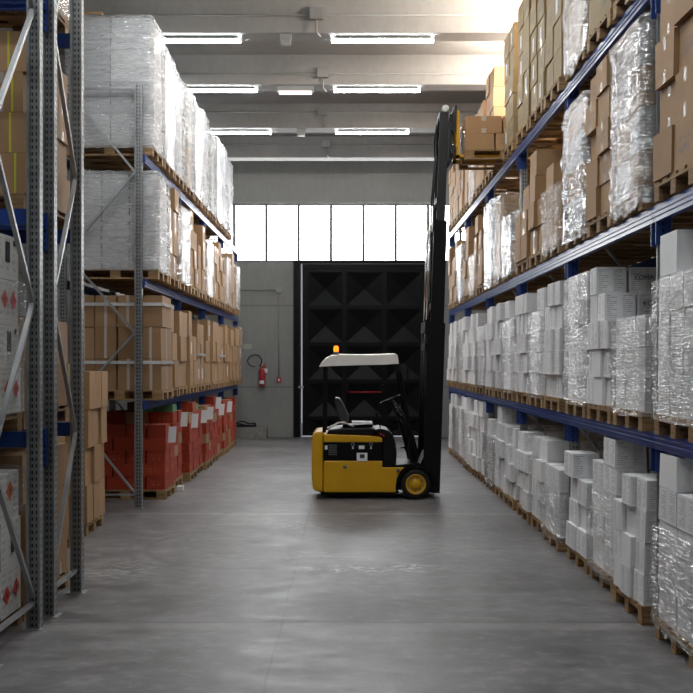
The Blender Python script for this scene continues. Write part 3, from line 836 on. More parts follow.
# first shelf: taped brown boxes
z0 = LEV[0]
l1 = [(1, [3], .44), (2, [3, 2], .42), (2, [3, 3], .4), (2, [3, 2], .42), (2, [3, 3], .36), (2, [2, 3], .4), (2, [3, 3], .4), (2, [3, 3], .38), (2, [3, 2], .4), (2, [3, 3], .38), (2, [3, 3], .4), (1, [3], .42)]
pv = None
for i, (ny, hs, dz) in enumerate(l1):
    y = lslot(i)
    xo = LF+(.06 if i == 0 else -.02)
    pd = '%s first-shelf pallet of left rack' % ORD[i]
    pallet(xo-.6, y+.4, z0+.001, 'wooden pallet on the first shelf, %s along the left rack' % ORD[i], detail=i < 3, group='pallets of the left rack')
    load(['brown_taped'] if i == 0 else ['brown_printed', 'brown_plain'], -1, xo-.01, y+.01, y+.79, z0+.146, ny, hs, dz, pd, 'brown boxes on the left first shelf', nx=4 if i == 0 else 3, depth=1.26 if i == 0 else 1.14, jit=.006 if i in (0, 4, 7) else .04, prev=1.5 if i == 0 else pv, toprows=1, side_rows=4 if i == 0 else 2)
    pv = z0+.146+dz*hs[-1]
    if i in (0, 4, 7):      # tape band round the load
        for zt in ((.36, 1.17) if i == 0 else (.5,)):
            zz = z0+.146+zt; ya, yb = y-.008, y+.806
            xa, xb = xo-1.285, xo+.012
            b = MB(); b.box(xa, xb, ya-.004, ya-.001, zz, zz+.045).box(xb, xb+.003, ya-.004, yb, zz, zz+.045).box(xa, xb, yb+.001, yb+.004, zz, zz+.045).box(xa-.003, xa, ya-.004, yb, zz, zz+.045)
            tag(b.obj('tape_band', 'clear_tape'), 'silvery tape band round %s brown boxes, %s' % ('upper' if zt > 1 else 'lower', pd), 'tape', 'tape bands round brown boxes')
    if i == 11:
        wrap(xo-1.2, xo, y, y+.8, z0+.1, z0+.146+3*dz, 'film_clear', 'stretch film around the farthest load on the left first shelf', seed=5, cover=.2)
    if i == 3:
        small = None

# second shelf: big white wrapped load, then brown boxes and film
z0 = LEV[1]
wrapped2 = {0: ('film_milky', 1.34), 2: ('film_grey', 1.18), 5: ('film_grey', 1.0), 8: ('film_clear', 1.0), 10: ('film_grey', 1.0)}
l2 = [(1, [3], .44), (2, [3, 4], .34), (2, [3, 3], .38), (2, [4, 3], .32), (2, [2, 3], .4), (2, [3, 3], .33), (2, [3, 3], .34), (2, [4, 3], .3), (2, [3, 3], .33), (2, [3, 4], .31), (2, [3, 3], .33), (2, [3, 3], .32)]
for i, (ny, hs, dz) in enumerate(l2[:11]):
    y = lslot(i)
    xo = LF
    pd = '%s second-shelf pallet of left rack' % ORD[i]
    pallet(xo-.6, y+.4, z0+.001, 'wooden pallet on the second shelf, %s along the left rack' % ORD[i], detail=i < 3, group='pallets of the left rack')
    load(['white_plain'] if i == 0 else B, -1, xo-.02, y+.01, y+.79, z0+.146, ny, hs, dz, pd, 'boxes on the left second shelf', nx=3, depth=1.16, jit=.005 if i in wrapped2 else .04, prev=3.3 if i == 0 else pv, toprows=1, side_rows=3 if i == 0 else 2)
    pv = z0+.146+dz*hs[-1]
    if i in wrapped2:
        fm, h = wrapped2[i]
        wrap(xo-1.2, xo-.0, y, y+.8, z0+.12, z0+.146+h, fm, '%s stretch film around %s' % ('dense white' if fm == 'film_milky' else 'shiny', pd), seed=i*4.4+100, cover=.6 if i == 0 else .3, bulge=.012 if i == 0 else .035, nz=30)
# top shelf: tall white wrapped loads
z0 = LEV[2]
htop = [1.78, 1.66, 1.58, 1.66, 1.62, 1.7, 1.6, 1.66, 1.7, 1.6]
for i in range(10):
    y = lslot(i); xo = LF-.08
    pd = '%s top-shelf pallet of left rack' % ORD[i]
    pallet(xo-.6, y+.4, z0+.001, 'wooden pallet on the top shelf, %s along the left rack' % ORD[i], detail=i < 3, group='pallets of the left rack')
    n = 4; dz = htop[i]/n
    load(['grey_board', 'white_plain'] if i != 3 else ['white_plain', 'brown_plain'], -1, xo-.02, y+.01, y+.79, z0+.146, 1, [n], dz, pd, 'boxes inside the left top shelf film', nx=2, depth=1.14, jit=.004, prev=5 if i == 0 else pv, toprows=1)
    pv = z0+.146+htop[i]
    wrap(xo-1.2, xo-.0, y, y+.8, z0+.1, z0+.146+htop[i]+.005, 'film_milky' if i % 3 != 1 else 'film_grey', 'glossy white stretch film around tall %s' % pd, seed=i*3.7+200, cover=.75, bulge=.03 if i else .022, taper=.05, nz=34)
for x, y, w_, lab in ((-3.62, 13.75, .34, 'brown box on top of the nearest tall white load, outer one'), (-3.18, 13.95, .2, 'small brown box on top of the nearest tall white load, inner one')):
    carton_at('brown_plain', x, y, z0+.146+1.78+.055, w_, .3, .10 if w_ > .3 else .14, lab, 'brown boxes on the tall white load')

# ------------------------------------------------------------------ brown stacks on the floor between the racks
for i, (ya, yb) in enumerate(((9.05, 9.9), (10.05, 10.9), (11.05, 11.95))):
    xo = -3.0
    pd = '%s floor stack behind the near racks' % ORD[i]
    pallet(xo-.6, (ya+yb)/2, 0, 'wooden pallet under the %s brown stack behind the near racks' % ORD[i], group='pallets under the brown stacks')
    load(['brown_plain'], -1, xo, ya+.01, yb-.01, .145, 3 if i else 2, [4]*3 if i else [4, 4], .44, pd, 'brown boxes stacked on the floor at left', nx=3, depth=1.15, jit=.06, prev=.2 if i == 0 else 3, toprows=1, side_rows=1)

# ------------------------------------------------------------------ loads in the two crosswise racks (seen end on)
def cross_load(mats, ya, yb, z0, ny, n, dz, pdesc, group, x1=-2.47, bx=.4, deco=None, ncol=2):
    by = (yb-ya)/ny
    for iy in range(ny):
        for t in range(n):
            for ix in range(ncol):
                m = mats[(t+iy) % len(mats)]
                x = x1-(ix+.5)*bx + (random.uniform(-.02, .02) if ix == 0 else 0)
                y = ya+(iy+.5)*by
                nm = COLN[ny][iy]
                o = carton_at(m, x, y, z0+t*dz, bx-.045 if ix == 0 else bx-.02, by-.012, dz-.0015, '%s, %s tier, %s %s, %s' % (DESC[m], tier(t, n), nm, 'front column' if ix == 0 else 'second row', pdesc), group, R(random.uniform(-.8, .8)))
                if o and deco and ix == 0: deco(o, iy, t, bx-.045, by-.012, dz-.0015)
dia = {}
def diamond(parent, pos, r, mat):
    k = (round(r, 3), mat)
    if k not in dia:
        b = MB(); p = [(0, -r), (r, 0), (0, r), (-r, 0)]
        b.extrude([(q[0], q[1]) for q in p], (0, 0, 0), (1, 0, 0), .0016, (0, 1, 0), (0, 0, 1))
        f = MB()   # flame-like pictogram
        f.extrude([(-.25*r, -.1*r), (.25*r, -.1*r), (.2*r, .12*r), (.08*r, .1*r), (.02*r, .42*r), (-.1*r, .12*r), (-.2*r, .2*r)], (.0016, 0, 0), (1, 0, 0), .0008, (0, 1, 0), (0, 0, 1)).extrude([(-.2*r, -.3*r), (.2*r, -.3*r), (.2*r, -.24*r), (-.2*r, -.24*r)], (.0016, 0, 0), (1, 0, 0), .0008, (0, 1, 0), (0, 0, 1))
        dia[k] = (b.mesh('hazard_diamond', mat), f.mesh('pictogram', 'ink'))
    o = inst('hazard_diamond', dia[k][0], parent, pos); inst('pictogram', dia[k][1], o)
    o['label'] = '%s diamond shaped hazard sign' % ('red' if mat == 'red_diamond' else 'orange'); return o
def haz(bottom):
    def f(o, iy, t, bx, by, dz):
        if iy == 0: return
        x = bx/2+.003
        if bottom:
            if t == 0:
                diamond(o, (x, -.1, dz*.45), .07, 'red_diamond'); diamond(o, (x, .1, dz*.5), .07, 'red_diamond')
            elif t == 1: small_tag(o, (x, .02, dz*.5), .002, .07, .15, 'black_symbol', 'ink')
            else: diamond(o, (x, .02, dz*.6), .075, 'orange_diamond')
        else:
            if t in (0, 2):
                diamond(o, (x, -.08, dz*.55), .07, 'red_diamond'); diamond(o, (x, .1, dz*.55), .07, 'red_diamond')
            else:
                small_tag(o, (x, -.02, dz*.62), .002, .085, .15, 'black_symbol', 'ink'); small_tag(o, (x, .12, dz*.85), .002, .05, .04, 'printed_mark', 'ink')
    return f
def straps(o, iy, t, bx, by, dz):
    if iy == 0: small_tag(o, (.045 if t % 2 else .09, -by/2-.003, dz/2), .016, .003, dz-.004, 'strap', 'yellow_strap')
# nearest rack: floor, first, second shelf
YA, YB = 6.22, 7.42
pal = lambda z, w, y: pallet(-2.9, y, z, 'wooden pallet %s' % w, lx=.8, ly=1.2, group='pallets in the near racks')
for z, w in ((0, 'on the floor of the nearest rack'), (LEV[0]+.001, 'on the first shelf of the nearest rack')): pal(z, w, 6.82)
cross_load(['hazard_white'], YA+.24, YB-.08, .146, 2, 3, .35, 'nearest rack floor pallet', 'white hazard cartons in the nearest rack', deco=haz(True))
cross_load(['hazard_white'], YA+.24, YB-.08, LEV[0]+.147, 2, 4, .33, 'nearest rack first-shelf pallet', 'white hazard cartons in the nearest rack', deco=haz(False))
wrap(-3.27, -2.47, YA+.24, YB-.08, LEV[0]+.155, LEV[0]+.147+.98, 'film_thin', 'torn clear stretch film around hazard cartons, nearest rack first shelf', seed=300, cover=0, rag=.06, bulge=.03)
wrap(-3.27, -2.47, YA+.24, YB-.08, .87, 1.2, 'film_thin', 'loose clear film over hazard cartons, nearest rack floor pallet', seed=301, cover=.4, bulge=.03)
# second rack
YA, YB = 7.46, 8.66
for z, w in ((0, 'on the floor of the second near rack'), (LEV[0]+.001, 'on the first shelf of the second near rack'), (LEV[1]+.001, 'on the second shelf of the second near rack'), (LEV[2]+.001, 'on the top shelf of the second near rack')): pal(z, w, 8.06)
cross_load(['brown_plain'], YA, YB, .146, 3, 3, .38, 'second near rack floor pallet', 'brown boxes in the second near rack')
cross_load(['brown_printed', 'brown_plain'], YA, YB, LEV[0]+.147, 3, 2, .37, 'second near rack first-shelf pallet', 'brown boxes in the second near rack', deco=lambda o, iy, t, bx, by, dz: small_tag(o, (bx/2+.003, .1, dz/2), .003, .016, dz-.004, 'strap', 'yellow_strap') if (iy == 2 and t == 0) else None)
cross_load(['brown_plain'], YA, YB, LEV[1]+.147, 3, 4, .315, 'second near rack second-shelf pallet', 'brown boxes in the second near rack', deco=straps)
cross_load(['brown_plain'], YA, YB, LEV[2]+.147, 3, 3, .335, 'second near rack top-shelf pallet', 'brown boxes in the second near rack')
wrap(-3.27, -2.47, YA, YB, LEV[2]+.155, LEV[2]+.147+1.0, 'film_clear', 'clear film around boxes on the second near rack top shelf', seed=302, cover=0, bulge=.03)

# ------------------------------------------------------------------ forklift
S = F/14.05
def PX(px, py): return ((290+px/3.85-346.5)/S, 2-(330+py/3.85-363)/S)
def P(l): return [PX(*q) for q in l]
YN, YF = 14.07, 15.03; YM = 14.55
fk = thing('forklift', 'yellow and black forklift with white roof cover, mast raised beside the right rack', 'forklift', (.4, YM, 0))
def part(name, pts, mat, y0=YN, y1=YF, bev=.012, parent=None, seg=2):
    b = MB().prism(P(pts), y0, y1)
    bmesh.ops.recalc_face_normals(b.bm, faces=b.bm.faces)
    if bev: b.bevel(bev, seg, 25)
    o = b.obj(name, mat)
    o.parent = parent or fk
    if not parent: o.matrix_parent_inverse = Matrix.Translation(-Vector(fk.location))
    return o
def fobj(b, name, mat, parent=None):
    o = b.obj(name, mat); o.parent = parent or fk
    if not parent: o.matrix_parent_inverse = Matrix.Translation(-Vector(fk.location))
    return o
part('side_body', [(129, 505), (356, 505), (356, 530), (442, 530), (424, 548), (412, 575), (408, 600), (408, 626), (129, 626)], 'yellow_paint', YN+.01, YF-.01, .012)
part('counterweight', [(84, 408), (90, 398), (100, 393), (127, 391), (127, 627), (96, 623), (86, 612), (82, 560)], 'yellow_paint', YN+.02, YF-.02, .03, seg=3)
part('hood_band', [(129, 402), (300, 408), (345, 413), (356, 420), (356, 433), (129, 433)], 'yellow_paint', YN+.015, YF-.015, .012)
pn = part('side_panel', [(130, 433), (355, 433), (355, 504), (130, 504)], 'black_paint', YN+.022, YF-.022, .004)
pn['label'] = 'black side panel with vents, handles and stickers'
b = MB()
for k in range(6):
    xa, za = PX(148, 443+k*7.2); xb, zb = PX(181, 446.5+k*7.2); b.box(xa, xb, YN+.014, YN+.024, zb, za)
fobj(b, 'vent_slat', 'frame_metal', pn)
for cx in (242, 312):
    q = fobj(MB().tube([(PX(cx, 441)[0]+.022*math.cos(a), YN+.012, PX(cx, 441)[1]+.022*math.sin(a)) for a in [2*math.pi*k/14 for k in range(14)]], .005, 6, True), 'panel_handle', 'steel', pn)
b = MB(); xa, za = PX(265, 446); xb, zb = PX(287, 459); b.box(xa, xb, YN+.016, YN+.022, zb, za)
xa, za = PX(134, 445); xb, zb = PX(144, 461); b.box(xa, xb, YN+.016, YN+.022, zb, za)
for cx in (242, 312):
    xa, za = PX(cx-3, 450); xb, zb = PX(cx+3, 459); b.box(xa, xb, YN+.016, YN+.022, zb, za)
fobj(b, 'small_sticker', 'paper', pn)
b = MB(); xa, za = PX(257, 474); xb, zb = PX(298, 506); b.box(xa, xb, YN-.002, YN+.022, zb, za)
st = fobj(b, 'notice_sticker', 'paper', pn); st['label'] = 'square white sticker with a dark pictogram'
b = MB(); xa, za = PX(269, 479); xb, zb = PX(287, 494); b.box(xa, xb, YN-.004, YN-.0021, zb, za); b.bevel(.002, 1)
fobj(b, 'sticker_pictogram', 'ink', pn)
b = MB()
for cx, cy in ((212, 527), (417, 541)):
    x, z = PX(cx, cy); b.lathe([(.0, -.004), (.028, -.004), (.028, .012)], (x, YN+.002, z), 'y', 16)
fobj(b, 'body_plug', 'frame_metal')
part('under_tray', [(112, 622), (420, 622), (424, 634), (300, 640), (122, 640)], 'black_paint', YN+.06, YF-.06, .01)
part('seat_cowl', [(318, 386), (350, 380), (378, 388), (398, 405), (408, 440), (412, 475), (410, 529), (357, 529), (357, 418), (318, 410)], 'black_vinyl', YN+.05, YF-.05, .02, seg=3)
part('battery_cover', [(150, 386), (200, 380), (318, 378), (340, 390), (345, 413), (140, 403)], 'black_vinyl', YN+.05, YF-.05, .02)
part('floor_plate', [(357, 527), (500, 512), (505, 530), (430, 534), (357, 531)], 'black_paint', YN+.03, YF-.03, .004)
part('front_cowl', [(468, 400), (478, 400), (497, 470), (500, 515), (470, 524), (458, 470)], 'dark_steel', YN+.12, YF-.12, .012)
# fender arcs
for y0, y1 in ((YN, YN+.2), (YF-.2, YF)):
    cx, cz = PX(485, 595); pts = []
    for k in range(15):
        a = R(5+170*k/14); pts.append((cx+.265*math.cos(a), cz+.265*math.sin(a)))
    for k in range(14, -1, -1):
        a = R(5+170*k/14); pts.append((cx+.248*math.cos(a), cz+.248*math.sin(a)))
    fobj(MB().prism(pts, y0, y1), 'fender', 'black_paint')
part('wheel_well', [(400, 540), (560, 520), (560, 560), (520, 600), (440, 624), (404, 624)], 'black_paint', YN+.2, YF-.2, .004)
# wheels
cx, cz = PX(485, 595); rt = cz-.002
def wheel(cy, sgn):
    wd = .17
    prof = [(rt*.66, -wd/2), (rt*.8, -wd/2-.004), (rt*.93, -wd/2+.006), (rt, -wd/2+.03), (rt, wd/2-.03), (rt*.93, wd/2-.006), (rt*.8, wd/2+.004), (rt*.66, wd/2)]
    w_ = fobj(MB().lathe(prof, (cx, cy, cz), 'y', 40, False), 'wheel', 'rubber')
    o = cy-sgn*wd/2
    h = fobj(MB().lathe([(rt*.67, 0), (rt*.61, -sgn*.008), (rt*.56, sgn*.03), (rt*.36, sgn*.035), (rt*.31, sgn*.0), (rt*.2, -sgn*.012), (0.001, -sgn*.012)], (cx, o, cz), 'y', 32, False), 'hub', 'yellow_paint', w_)
    h['label'] = 'yellow steel wheel hub'
    b = MB()
    for k in range(8):
        a = 2*math.pi*k/8; b.lathe([(.013, 0), (.013, -sgn*.018)], (cx+rt*.46*math.cos(a), o+sgn*.032, cz+rt*.45*math.sin(a)), 'y', 8)
    fobj(b, 'wheel_nut', 'steel', w_)
    b = MB()
    for k in range(28):
        a = 2*math.pi*k/28; m = Matrix.Translation((cx, cy, cz)) @ Matrix.Rotation(a, 4, 'Y')
        b.box(rt-.006, rt+.0015, -wd/2+.012, wd/2-.012, -.012, .012, m)
    fobj(b, 'tread_block', 'rubber', w_)
wheel(YN+.085, 1); wheel(YF-.085, -1)
x, z = PX(165, 600)
q = fobj(MB().lathe([(.09, -.08), (.19, -.08), (.2, -.06), (.2, .06), (.19, .08), (.09, .08)], (x+.1, YM, .2), 'y', 30), 'steer_wheel', 'rubber')
# overhead guard
gd = None
for y in (YN+.09, YF-.09):
    fobj(MB().bar((*[PX(131, 395)[0]], y, PX(131, 395)[1]), (PX(134, 135)[0], y, PX(134, 135)[1]), .05, .05), 'rear_pillar', 'black_paint')
    pts = [PX(418, 128), PX(428, 175), PX(440, 260), PX(462, 370), PX(474, 440), PX(480, 500)]
    fobj(MB().tube([(p[0], y, p[1]) for p in pts], .027, 8), 'front_pillar', 'black_paint')
b = MB()
for k in range(6):
    y = YN+.1+k*(YF-YN-.2)/5; xa, za = PX(140, 136); xb, zb = PX(415, 126); b.bar((xa, y, za), (xb, y, zb), .03, .03)
fobj(b, 'roof_frame', 'black_paint')
# white sheet stretched over the guard
b = MB(); prof = [PX(112, 141), PX(122, 126), PX(138, 110), PX(160, 99), PX(185, 96), PX(240, 97), PX(320, 97), PX(380, 95), PX(408, 94), PX(414, 97), PX(420, 130)]
prof_in = [PX(420, 130), PX(370, 133), PX(240, 136), PX(160, 139), PX(112, 141)]
ns = 12; rings = []
for i in range(ns+1):
    y = YN+.0+(YF-YN)*i/ns; e_ = math.sin(math.pi*i/ns)
    rings.append([b.bm.verts.new((p[0]+.006*noise.noise((p[0]*5, y*6, 1)), y, p[1]+.02*e_+.01*noise.noise((p[0]*4, y*5, 0)))) for p in prof])
for a, c_ in zip(rings, rings[1:]):
    for k in range(len(prof)-1):
        f = b.bm.faces.new((a[k], a[k+1], c_[k+1], c_[k])); f.smooth = True
low = [b.bm.verts.new((p[0], YN, p[1])) for p in prof_in[1:-1]]
b.bm.faces.new(rings[0][::-1]+[low[i] for i in range(len(low)-1, -1, -1)][::-1][::-1] if False else list(rings[0])+low)
low2 = [b.bm.verts.new((p[0], YF, p[1])) for p in prof_in[1:-1]]
b.bm.faces.new(list(rings[-1])+low2)
rc = fobj(b, 'roof_cover', 'white_cover'); rc['label'] = 'white sheet stretched over the overhead guard'
# beacon
x, z = PX(177, 96); z += .005
bc = fobj(MB().lathe([(.045, 0), (.045, .03), (.036, .045)], (x, YM-.25, z), 'z', 18), 'beacon', 'frame_metal')
ln = fobj(MB().lathe([(.036, .046), (.038, .06), (.037, .11), (.03, .13), (.001, .135)], (x, YM-.25, z), 'z', 18), 'beacon_lens', 'amber_glow', bc); ln['label'] = 'glowing amber lens'
# seat
def slab(pts, mat, name, y0, y1, bev=.03, parent=None): return part(name, pts, mat, y0, y1, bev, parent, 3)
bk = slab([(170, 268), (178, 263), (192, 268), (210, 300), (226, 335), (228, 362), (218, 372), (205, 366), (192, 352), (178, 312)], 'seat_vinyl', 'seat_backrest', YM-.23, YM+.23, .02)
slab([(205, 366), (225, 372), (318, 368), (322, 378), (300, 386), (200, 384)], 'black_vinyl', 'seat_cushion', YM-.25, YM+.25, .015)
# crumpled cloth on the seat deck
b = MB(); n1, n2 = 26, 12; g = []
for i in range(n1+1):
    row = []
    for j in range(n2+1):
        px = 142+105*i/n1; x, z = PX(px, 389-26*math.exp(-((px-200)/45.)**2)-6)
        y = YN+.06+.17*j/n2
        row.append(b.bm.verts.new((x, y, z+.018*noise.noise((x*14, y*14, 3))+.012*noise.noise((x*30, y*30, 5)))))
    g.append(row)
for i in range(n1):
    for j in range(n2):
        f = b.bm.faces.new((g[i][j], g[i+1][j], g[i+1][j+1], g[i][j+1])); f.smooth = True
o = b.obj('cloth', 'cloth'); md = o.modifiers.new('thick', 'SOLIDIFY'); md.thickness = .012
tag(o, 'crumpled pale cloth lying behind the seat of the forklift', 'cloth')
b = MB().prism(P([(238, 355), (318, 357), (320, 365), (240, 363)]), YN+.1, YN+.42).bevel(.008)
tag(b.obj('folded_paper', 'paper'), 'folded pale papers on the seat of the forklift', 'paper')
# controls
sw_ = MB(); p0 = Vector((PX(392, 271)[0], YM, PX(392, 271)[1])); ax = Vector((math.cos(R(23)), 0, math.sin(R(23)))); ay = Vector((0, 1, 0)); nn = ax.cross(ay)
q = fobj(MB().tube([p0+ax*.155*math.cos(a)+ay*.155*math.sin(a) for a in [2*math.pi*k/28 for k in range(28)]], .013, 8, True), 'steering_wheel', 'dark_steel')
b = MB()
for a in (R(90), R(210), R(330)): b.bar(p0-nn*.02*0, p0+ax*.15*math.cos(a)+ay*.15*math.sin(a), .014, .02)
fobj(b, 'spoke', 'dark_steel', q)
b = MB().tube([p0, (PX(430, 330)[0], YM, PX(430, 330)[1]), (PX(462, 430)[0], YM, PX(462, 430)[1]), (PX(480, 505)[0], YM, PX(480, 505)[1])], [.035, .06, .075, .08], 12)
fobj(b, 'steering_column', 'black_vinyl')
for dx_, dy_ in ((408, 292), (424, 318), (430, 348)):
    x, z = PX(dx_, dy_)
    l = fobj(MB().tube([(x+.04, YM-.12, z-.06), (x-.01, YM-.2, z)], .008, 6), 'control_lever', 'steel'); fobj(MB().lathe([(.002, -.018), (.014, -.012), (.018, 0), (.014, .012), (.002, .018)], (x-.01, YM-.2, z), 'z', 10), 'lever_knob', 'black_vinyl', l)
x, z = PX(335, 323); x2, z2 = PX(350, 382)
l = fobj(MB().tube([(x2, YN+.2, z2), (x+.02, YN+.2, z-.06), (x, YN+.2, z)], .009, 8), 'side_lever', 'dark_steel'); fobj(MB().lathe([(.003, -.04), (.018, -.03), (.026, 0), (.022, .03), (.003, .04)], (x, YN+.2, z-.01), 'z', 12), 'lever_knob', 'dark_steel', l)
x, z = PX(452, 162)
mr = fobj(MB().box(x-.02, x+.02, YN-.02, YN+.16, z-.1, z+.1).bevel(.012), 'side_mirror', 'black_vinyl')
fobj(MB().bar((x-.08, YN+.09, z-.03), (x, YN+.07, z), .014, .014), 'mirror_arm', 'black_paint', mr)
x, z = PX(445, 462); fobj(MB().box(x-.05, x+.03, YM-.1, YM+.0, z-.01, z+.012).bar((x, YM-.05, z), (x+.07, YM-.05, z-.1), .014, .014), 'pedal', 'dark_steel')
for cx, cy in ((348, 408), (372, 392), (362, 408)):
    x, z = PX(cx, cy)
b = MB()
for cx, cy in ((361, 408), (350, 402)):
    x, z = PX(cx, cy); b.lathe([(.014, 0), (.014, -.015)], (x, YN+.05, z), 'y', 10)
fobj(b, 'side_reflector', 'red_plastic')

# mast, leaning slightly forward
TH = R(1.9); BX, BZ = 1.245, .09
MT = Matrix.Translation((BX, YM, BZ)) @ Matrix.Rotation(TH, 4, 'Y')
def mbox(b, u0, u1, v0, v1, w0, w1): return b.box(u0, u1, v0, v1, w0, w1, MT)
mast = fobj(MB(), 'mast', None) if False else None
def chan(b, u0, u1, yc, wy, w0, w1, sgn):      # channel rail open towards the middle
    mbox(b, u0, u1, yc-sgn*0-.006, yc+.006, w0, w1)
    mbox(b, u0, u0+.022, min(yc, yc+sgn*wy), max(yc, yc+sgn*wy), w0, w1); mbox(b, u1-.022, u1, min(yc, yc+sgn*wy), max(yc, yc+sgn*wy), w0, w1)
    return b
b = MB(); chan(b, -.13, .125, -.40, .05, 0, 2.5, 1); chan(b, -.13, .125, .40, .05, 0, 2.5, -1)
mbox(b, -.17, .02, -.40, .40, 2.36, 2.52); mbox(b, -.16, -.10, -.40, .40, .25, .4); mbox(b, -.16, -.10, -.38, .38, 2.1, 2.2); mbox(b, -.13, .1, -.40, .40, 0, .05)
om = fobj(b, 'outer_mast', 'dark_steel')
b = MB(); chan(b, -.085, .11, -.33, .045, .5, 4.02, 1); chan(b, -.085, .11, .33, .045, .5, 4.02, -1)
mbox(b, -.10, -.02, -.33, .33, 3.86, 4.03); mbox(b, -.09, -.05, -.33, .33, 2.7, 2.8)
fobj(b, 'middle_mast', 'dark_steel')
b = MB(); chan(b, -.04, .085, -.265, .04, 2.2, 5.64, 1); chan(b, -.04, .085, .265, .04, 2.2, 5.64, -1)
mbox(b, -.05, .0, -.265, .265, 5.5, 5.64); mbox(b, -.05, .0, -.265, .265, 4.3, 4.38); mbox(b, -.045, .08, -.27, -.258, 2.2, 5.64)
fobj(b, 'inner_mast', 'mast_lit')
def mp(u, v, w_): return MT @ Vector((u, v, w_))
for v in (-.24, .24):
    c_ = fobj(MB().tube([mp(-.13, v, .1), mp(-.13, v, 2.5)], .04, 12), 'lift_cylinder', 'dark_steel'); fobj(MB().tube([mp(-.13, v, 2.5), mp(-.13, v, 3.95)], .024, 12), 'piston_rod', 'chrome', c_)
fobj(MB().tube([mp(.03, 0, 2.4), mp(.03, 0, 5.2)], .045, 12), 'free_lift_cylinder', 'dark_steel')
b = MB()
for v in (-.09, .09): b.bar(mp(-.01, v, 2.6), mp(-.01, v, 5.62), .012, .028)
fobj(b, 'lift_chain', 'dark_steel')
b = MB()
for v in (-.16, .16): b.tube([mp(-.06, v, 5.0), mp(-.075, v, 5.3), mp(-.05, v, 5.55), mp(0, v, 5.66), mp(.04, v, 5.6)], .013, 8); b.tube([mp(-.06, v, 5.0), mp(-.09, v, 4.4), mp(-.08, v, 3.9)], .013, 8)
fobj(b, 'hydraulic_hose', 'rubber')
b = MB()
for v in (-.2, .2): b.lathe([(.035, -.03), (.055, -.03), (.055, -.018), (.045, -.015), (.045, .015), (.055, .018), (.055, .03), (.035, .03)], mp(.04, v, 5.7), 'y', 18)
fobj(b, 'chain_pulley', 'steel')
b = MB()
for v in (-.36, .36): b.bar((1.02, YM+v, .42), mp(-.12, v, .62), .05, .05)
fobj(b, 'tilt_cylinder', 'steel')
# carriage and forks
CZ = 5.02
cw = MB(); mbox(cw, .12, .19, -.42, .42, 5.0, 5.12); mbox(cw, .12, .19, -.42, .42, 5.34, 5.45); mbox(cw, .10, .15, -.3, .3, 4.92, 5.6)
for v in (-.41, -.2, 0, .2, .41): mbox(cw, .15, .19, v-.015, v+.015, 5.4, 5.7)
mbox(cw, .15, .19, -.42, .42, 5.66, 5.7)
cg = fobj(cw, 'carriage', 'mast_lit')
FB = 5.03; YL = YM-.13
for v in (-.2, .2):
    x0 = mp(.2, 0, 5.0).x+.008
    b = MB().box(x0, x0+.045, YL+v-.055, YL+v+.055, FB, 5.72).box(x0, x0+1.16, YL+v-.055, YL+v+.055, FB, FB+.04)
    k_ = fobj(b, 'fork', 'yellow_paint'); k_['label'] = 'yellow steel fork arm'

# pallet and boxes on the fork
pz = FB+.04-.1+.0005
LX0 = 1.72
pallet(LX0+.6, YL, pz, 'wooden pallet carried high on the forks of the yellow forklift')
k = 0
zt = pz+.145
for (xa, xb, z, h, w_) in ((0, .43, 0, .235, 'lower aisle'), (.44, .80, 0, .235, 'lower middle'), (.81, 1.16, 0, .235, 'lower inner'), (0, .54, .237, .25, 'upper aisle'), (.55, 1.14, .237, .25, 'upper inner')):
    for r_, (ya, yb) in enumerate(((YL-.4, YL-.005), (YL+.005, YL+.4))):
        m = 'brown_printed' if w_ == 'lower middle' else 'brown_plain'
        o = carton_at(m, LX0+.01+(xa+xb)/2, (ya+yb)/2, zt+z, xb-xa-.01, yb-ya-.008, h, 'orange brown box on the raised fork pallet, %s, %s row' % (w_, 'front' if r_ == 0 else 'rear'), 'boxes on the forklift pallet')

# ------------------------------------------------------------------ light
def spot(name, loc, target, e_, col, size=60, blend=.9, rad=.2):
    l = bpy.data.lights.new(name, 'SPOT'); l.energy = e_; l.color = col; l.spot_size = R(size); l.spot_blend = blend; l.shadow_soft_size = rad
    o = bpy.data.objects.new(name, l); COL.objects.link(o); o.location = loc
    o.rotation_euler = (Vector(target)-Vector(loc)).to_track_quat('-Z', 'Y').to_euler(); return o
def point(name, loc, e_, col, rad=.15):
    l = bpy.data.lights.new(name, 'POINT'); l.energy = e_; l.color = col; l.shadow_soft_size = rad
    o = bpy.data.objects.new(name, l); COL.objects.link(o); o.location = loc; return o
point('ceiling_glow_fill', (3.0, 13.4, 6.86), 330, (1, .88, .76)); point('ceiling_glow_fill', (2.9, 16.3, 6.86), 170, (1, .88, .76))  # unseen warm lights, added to brighten the ceiling at right
wd = bpy.data.worlds.new('world'); SC.world = wd; wd.use_nodes = True
wd.node_tree.nodes['Background'].inputs[0].default_value = (.85, .92, 1, 1); wd.node_tree.nodes['Background'].inputs[1].default_value = .9

SC.view_settings.view_transform = 'Standard'; SC.view_settings.look = 'None'; SC.view_settings.gamma = 1; SC.view_settings.exposure = .68
SC.view_settings.use_curve_mapping = False
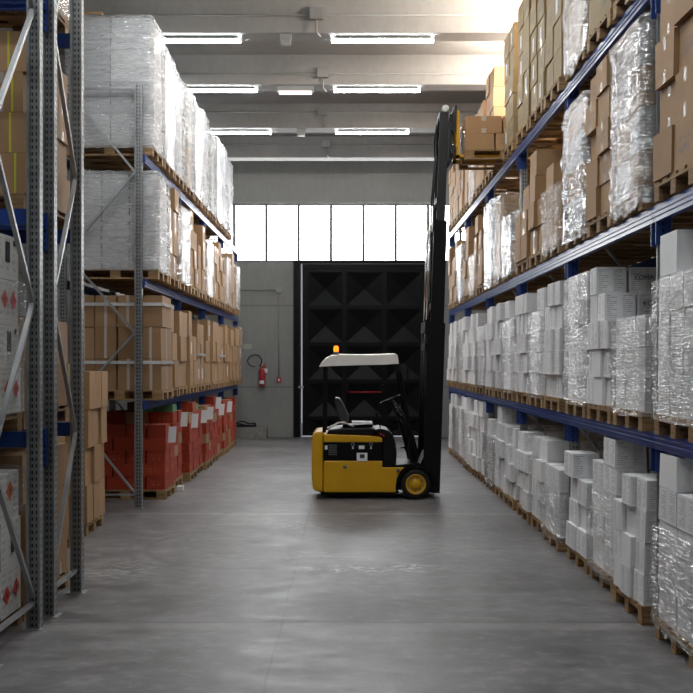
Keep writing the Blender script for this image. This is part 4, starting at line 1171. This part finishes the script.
# ------------------------------------------------------------------ keep the 300 boxes that show most as things, the rest as one heap each
def keep_largest(name, n, mat, label):
    import collections
    from mathutils.bvhtree import BVHTree
    bpy.context.view_layer.update()
    hits = collections.Counter(); org = Vector(cam.location); vs, ps, own = [], [], []
    for ob in COL.objects:
        if ob.type != 'MESH' or ob.name.startswith('stretch_wrap'): continue
        b0 = len(vs); mw = ob.matrix_world
        vs.extend(mw @ v.co for v in ob.data.vertices)
        for p in ob.data.polygons: ps.append([b0+k for k in p.vertices]); own.append(ob.name)
    tree = BVHTree.FromPolygons(vs, ps)
    for py in range(1, 693, 3):
        for px in range(1, 693, 3):
            hit = tree.ray_cast(org, Vector(((px-346.5)/F, 1, (363-py)/F)).normalized())
            if hit[2] is None: continue
            n_ = own[hit[2]]
            if n_.split('.')[0] != name:
                pa = COL.objects[n_].parent
                if not pa or pa.name.split('.')[0] != name: continue
                n_ = pa.name
            hits[n_] += 1
    obs = [o for o in COL.objects if o.name.split('.')[0] == name]
    obs.sort(key=lambda o: (-hits[o.name], o.location.y))
    rest = [o for o in obs[n:] if not o.children]
    if not rest: return
    bm = bmesh.new()
    for o in rest:
        me = o.data.copy(); me.transform(o.matrix_world); bm.from_mesh(me); bpy.data.meshes.remove(me)
    for f in bm.faces: f.material_index = 0
    me = bpy.data.meshes.new(name+'_rest'); bm.to_mesh(me); bm.free(); me.materials.append(M[mat])
    seen_rest = sum(1 for o in rest if hits[o.name])
    bpy.data.batch_remove(rest)
    o = bpy.data.objects.new({'cardboard_box': 'cardboard_boxes', 'white_carton': 'white_cartons'}[name], me); COL.objects.link(o)
    tag(o, label, 'box', None, 'stuff')
    print('kept', name, n, 'seen', len(hits), 'rest', len(rest), 'seen in rest', seen_rest)
simple('brown_heap', C(.36, .215, .105), .75, 0, .12, 3)
simple('white_heap', C(.76, .75, .745), .7, 0, .06, 3)
keep_largest('cardboard_box', 300, 'brown_heap', 'brown boxes far back or hidden between the loads of both racks')
keep_largest('white_carton', 300, 'white_heap', 'white cartons far back or hidden between the loads of right rack')
cy = SC.cycles
cy.use_denoising = True
cy.max_bounces = 8; cy.diffuse_bounces = 4; cy.glossy_bounces = 3; cy.transparent_max_bounces = 24; cy.sample_clamp_indirect = 6; cy.caustics_reflective = False; cy.caustics_refractive = False
print('CARTONS', NCAR, [k for k, v in used.items() if v > 1][:8], len(bpy.data.objects))
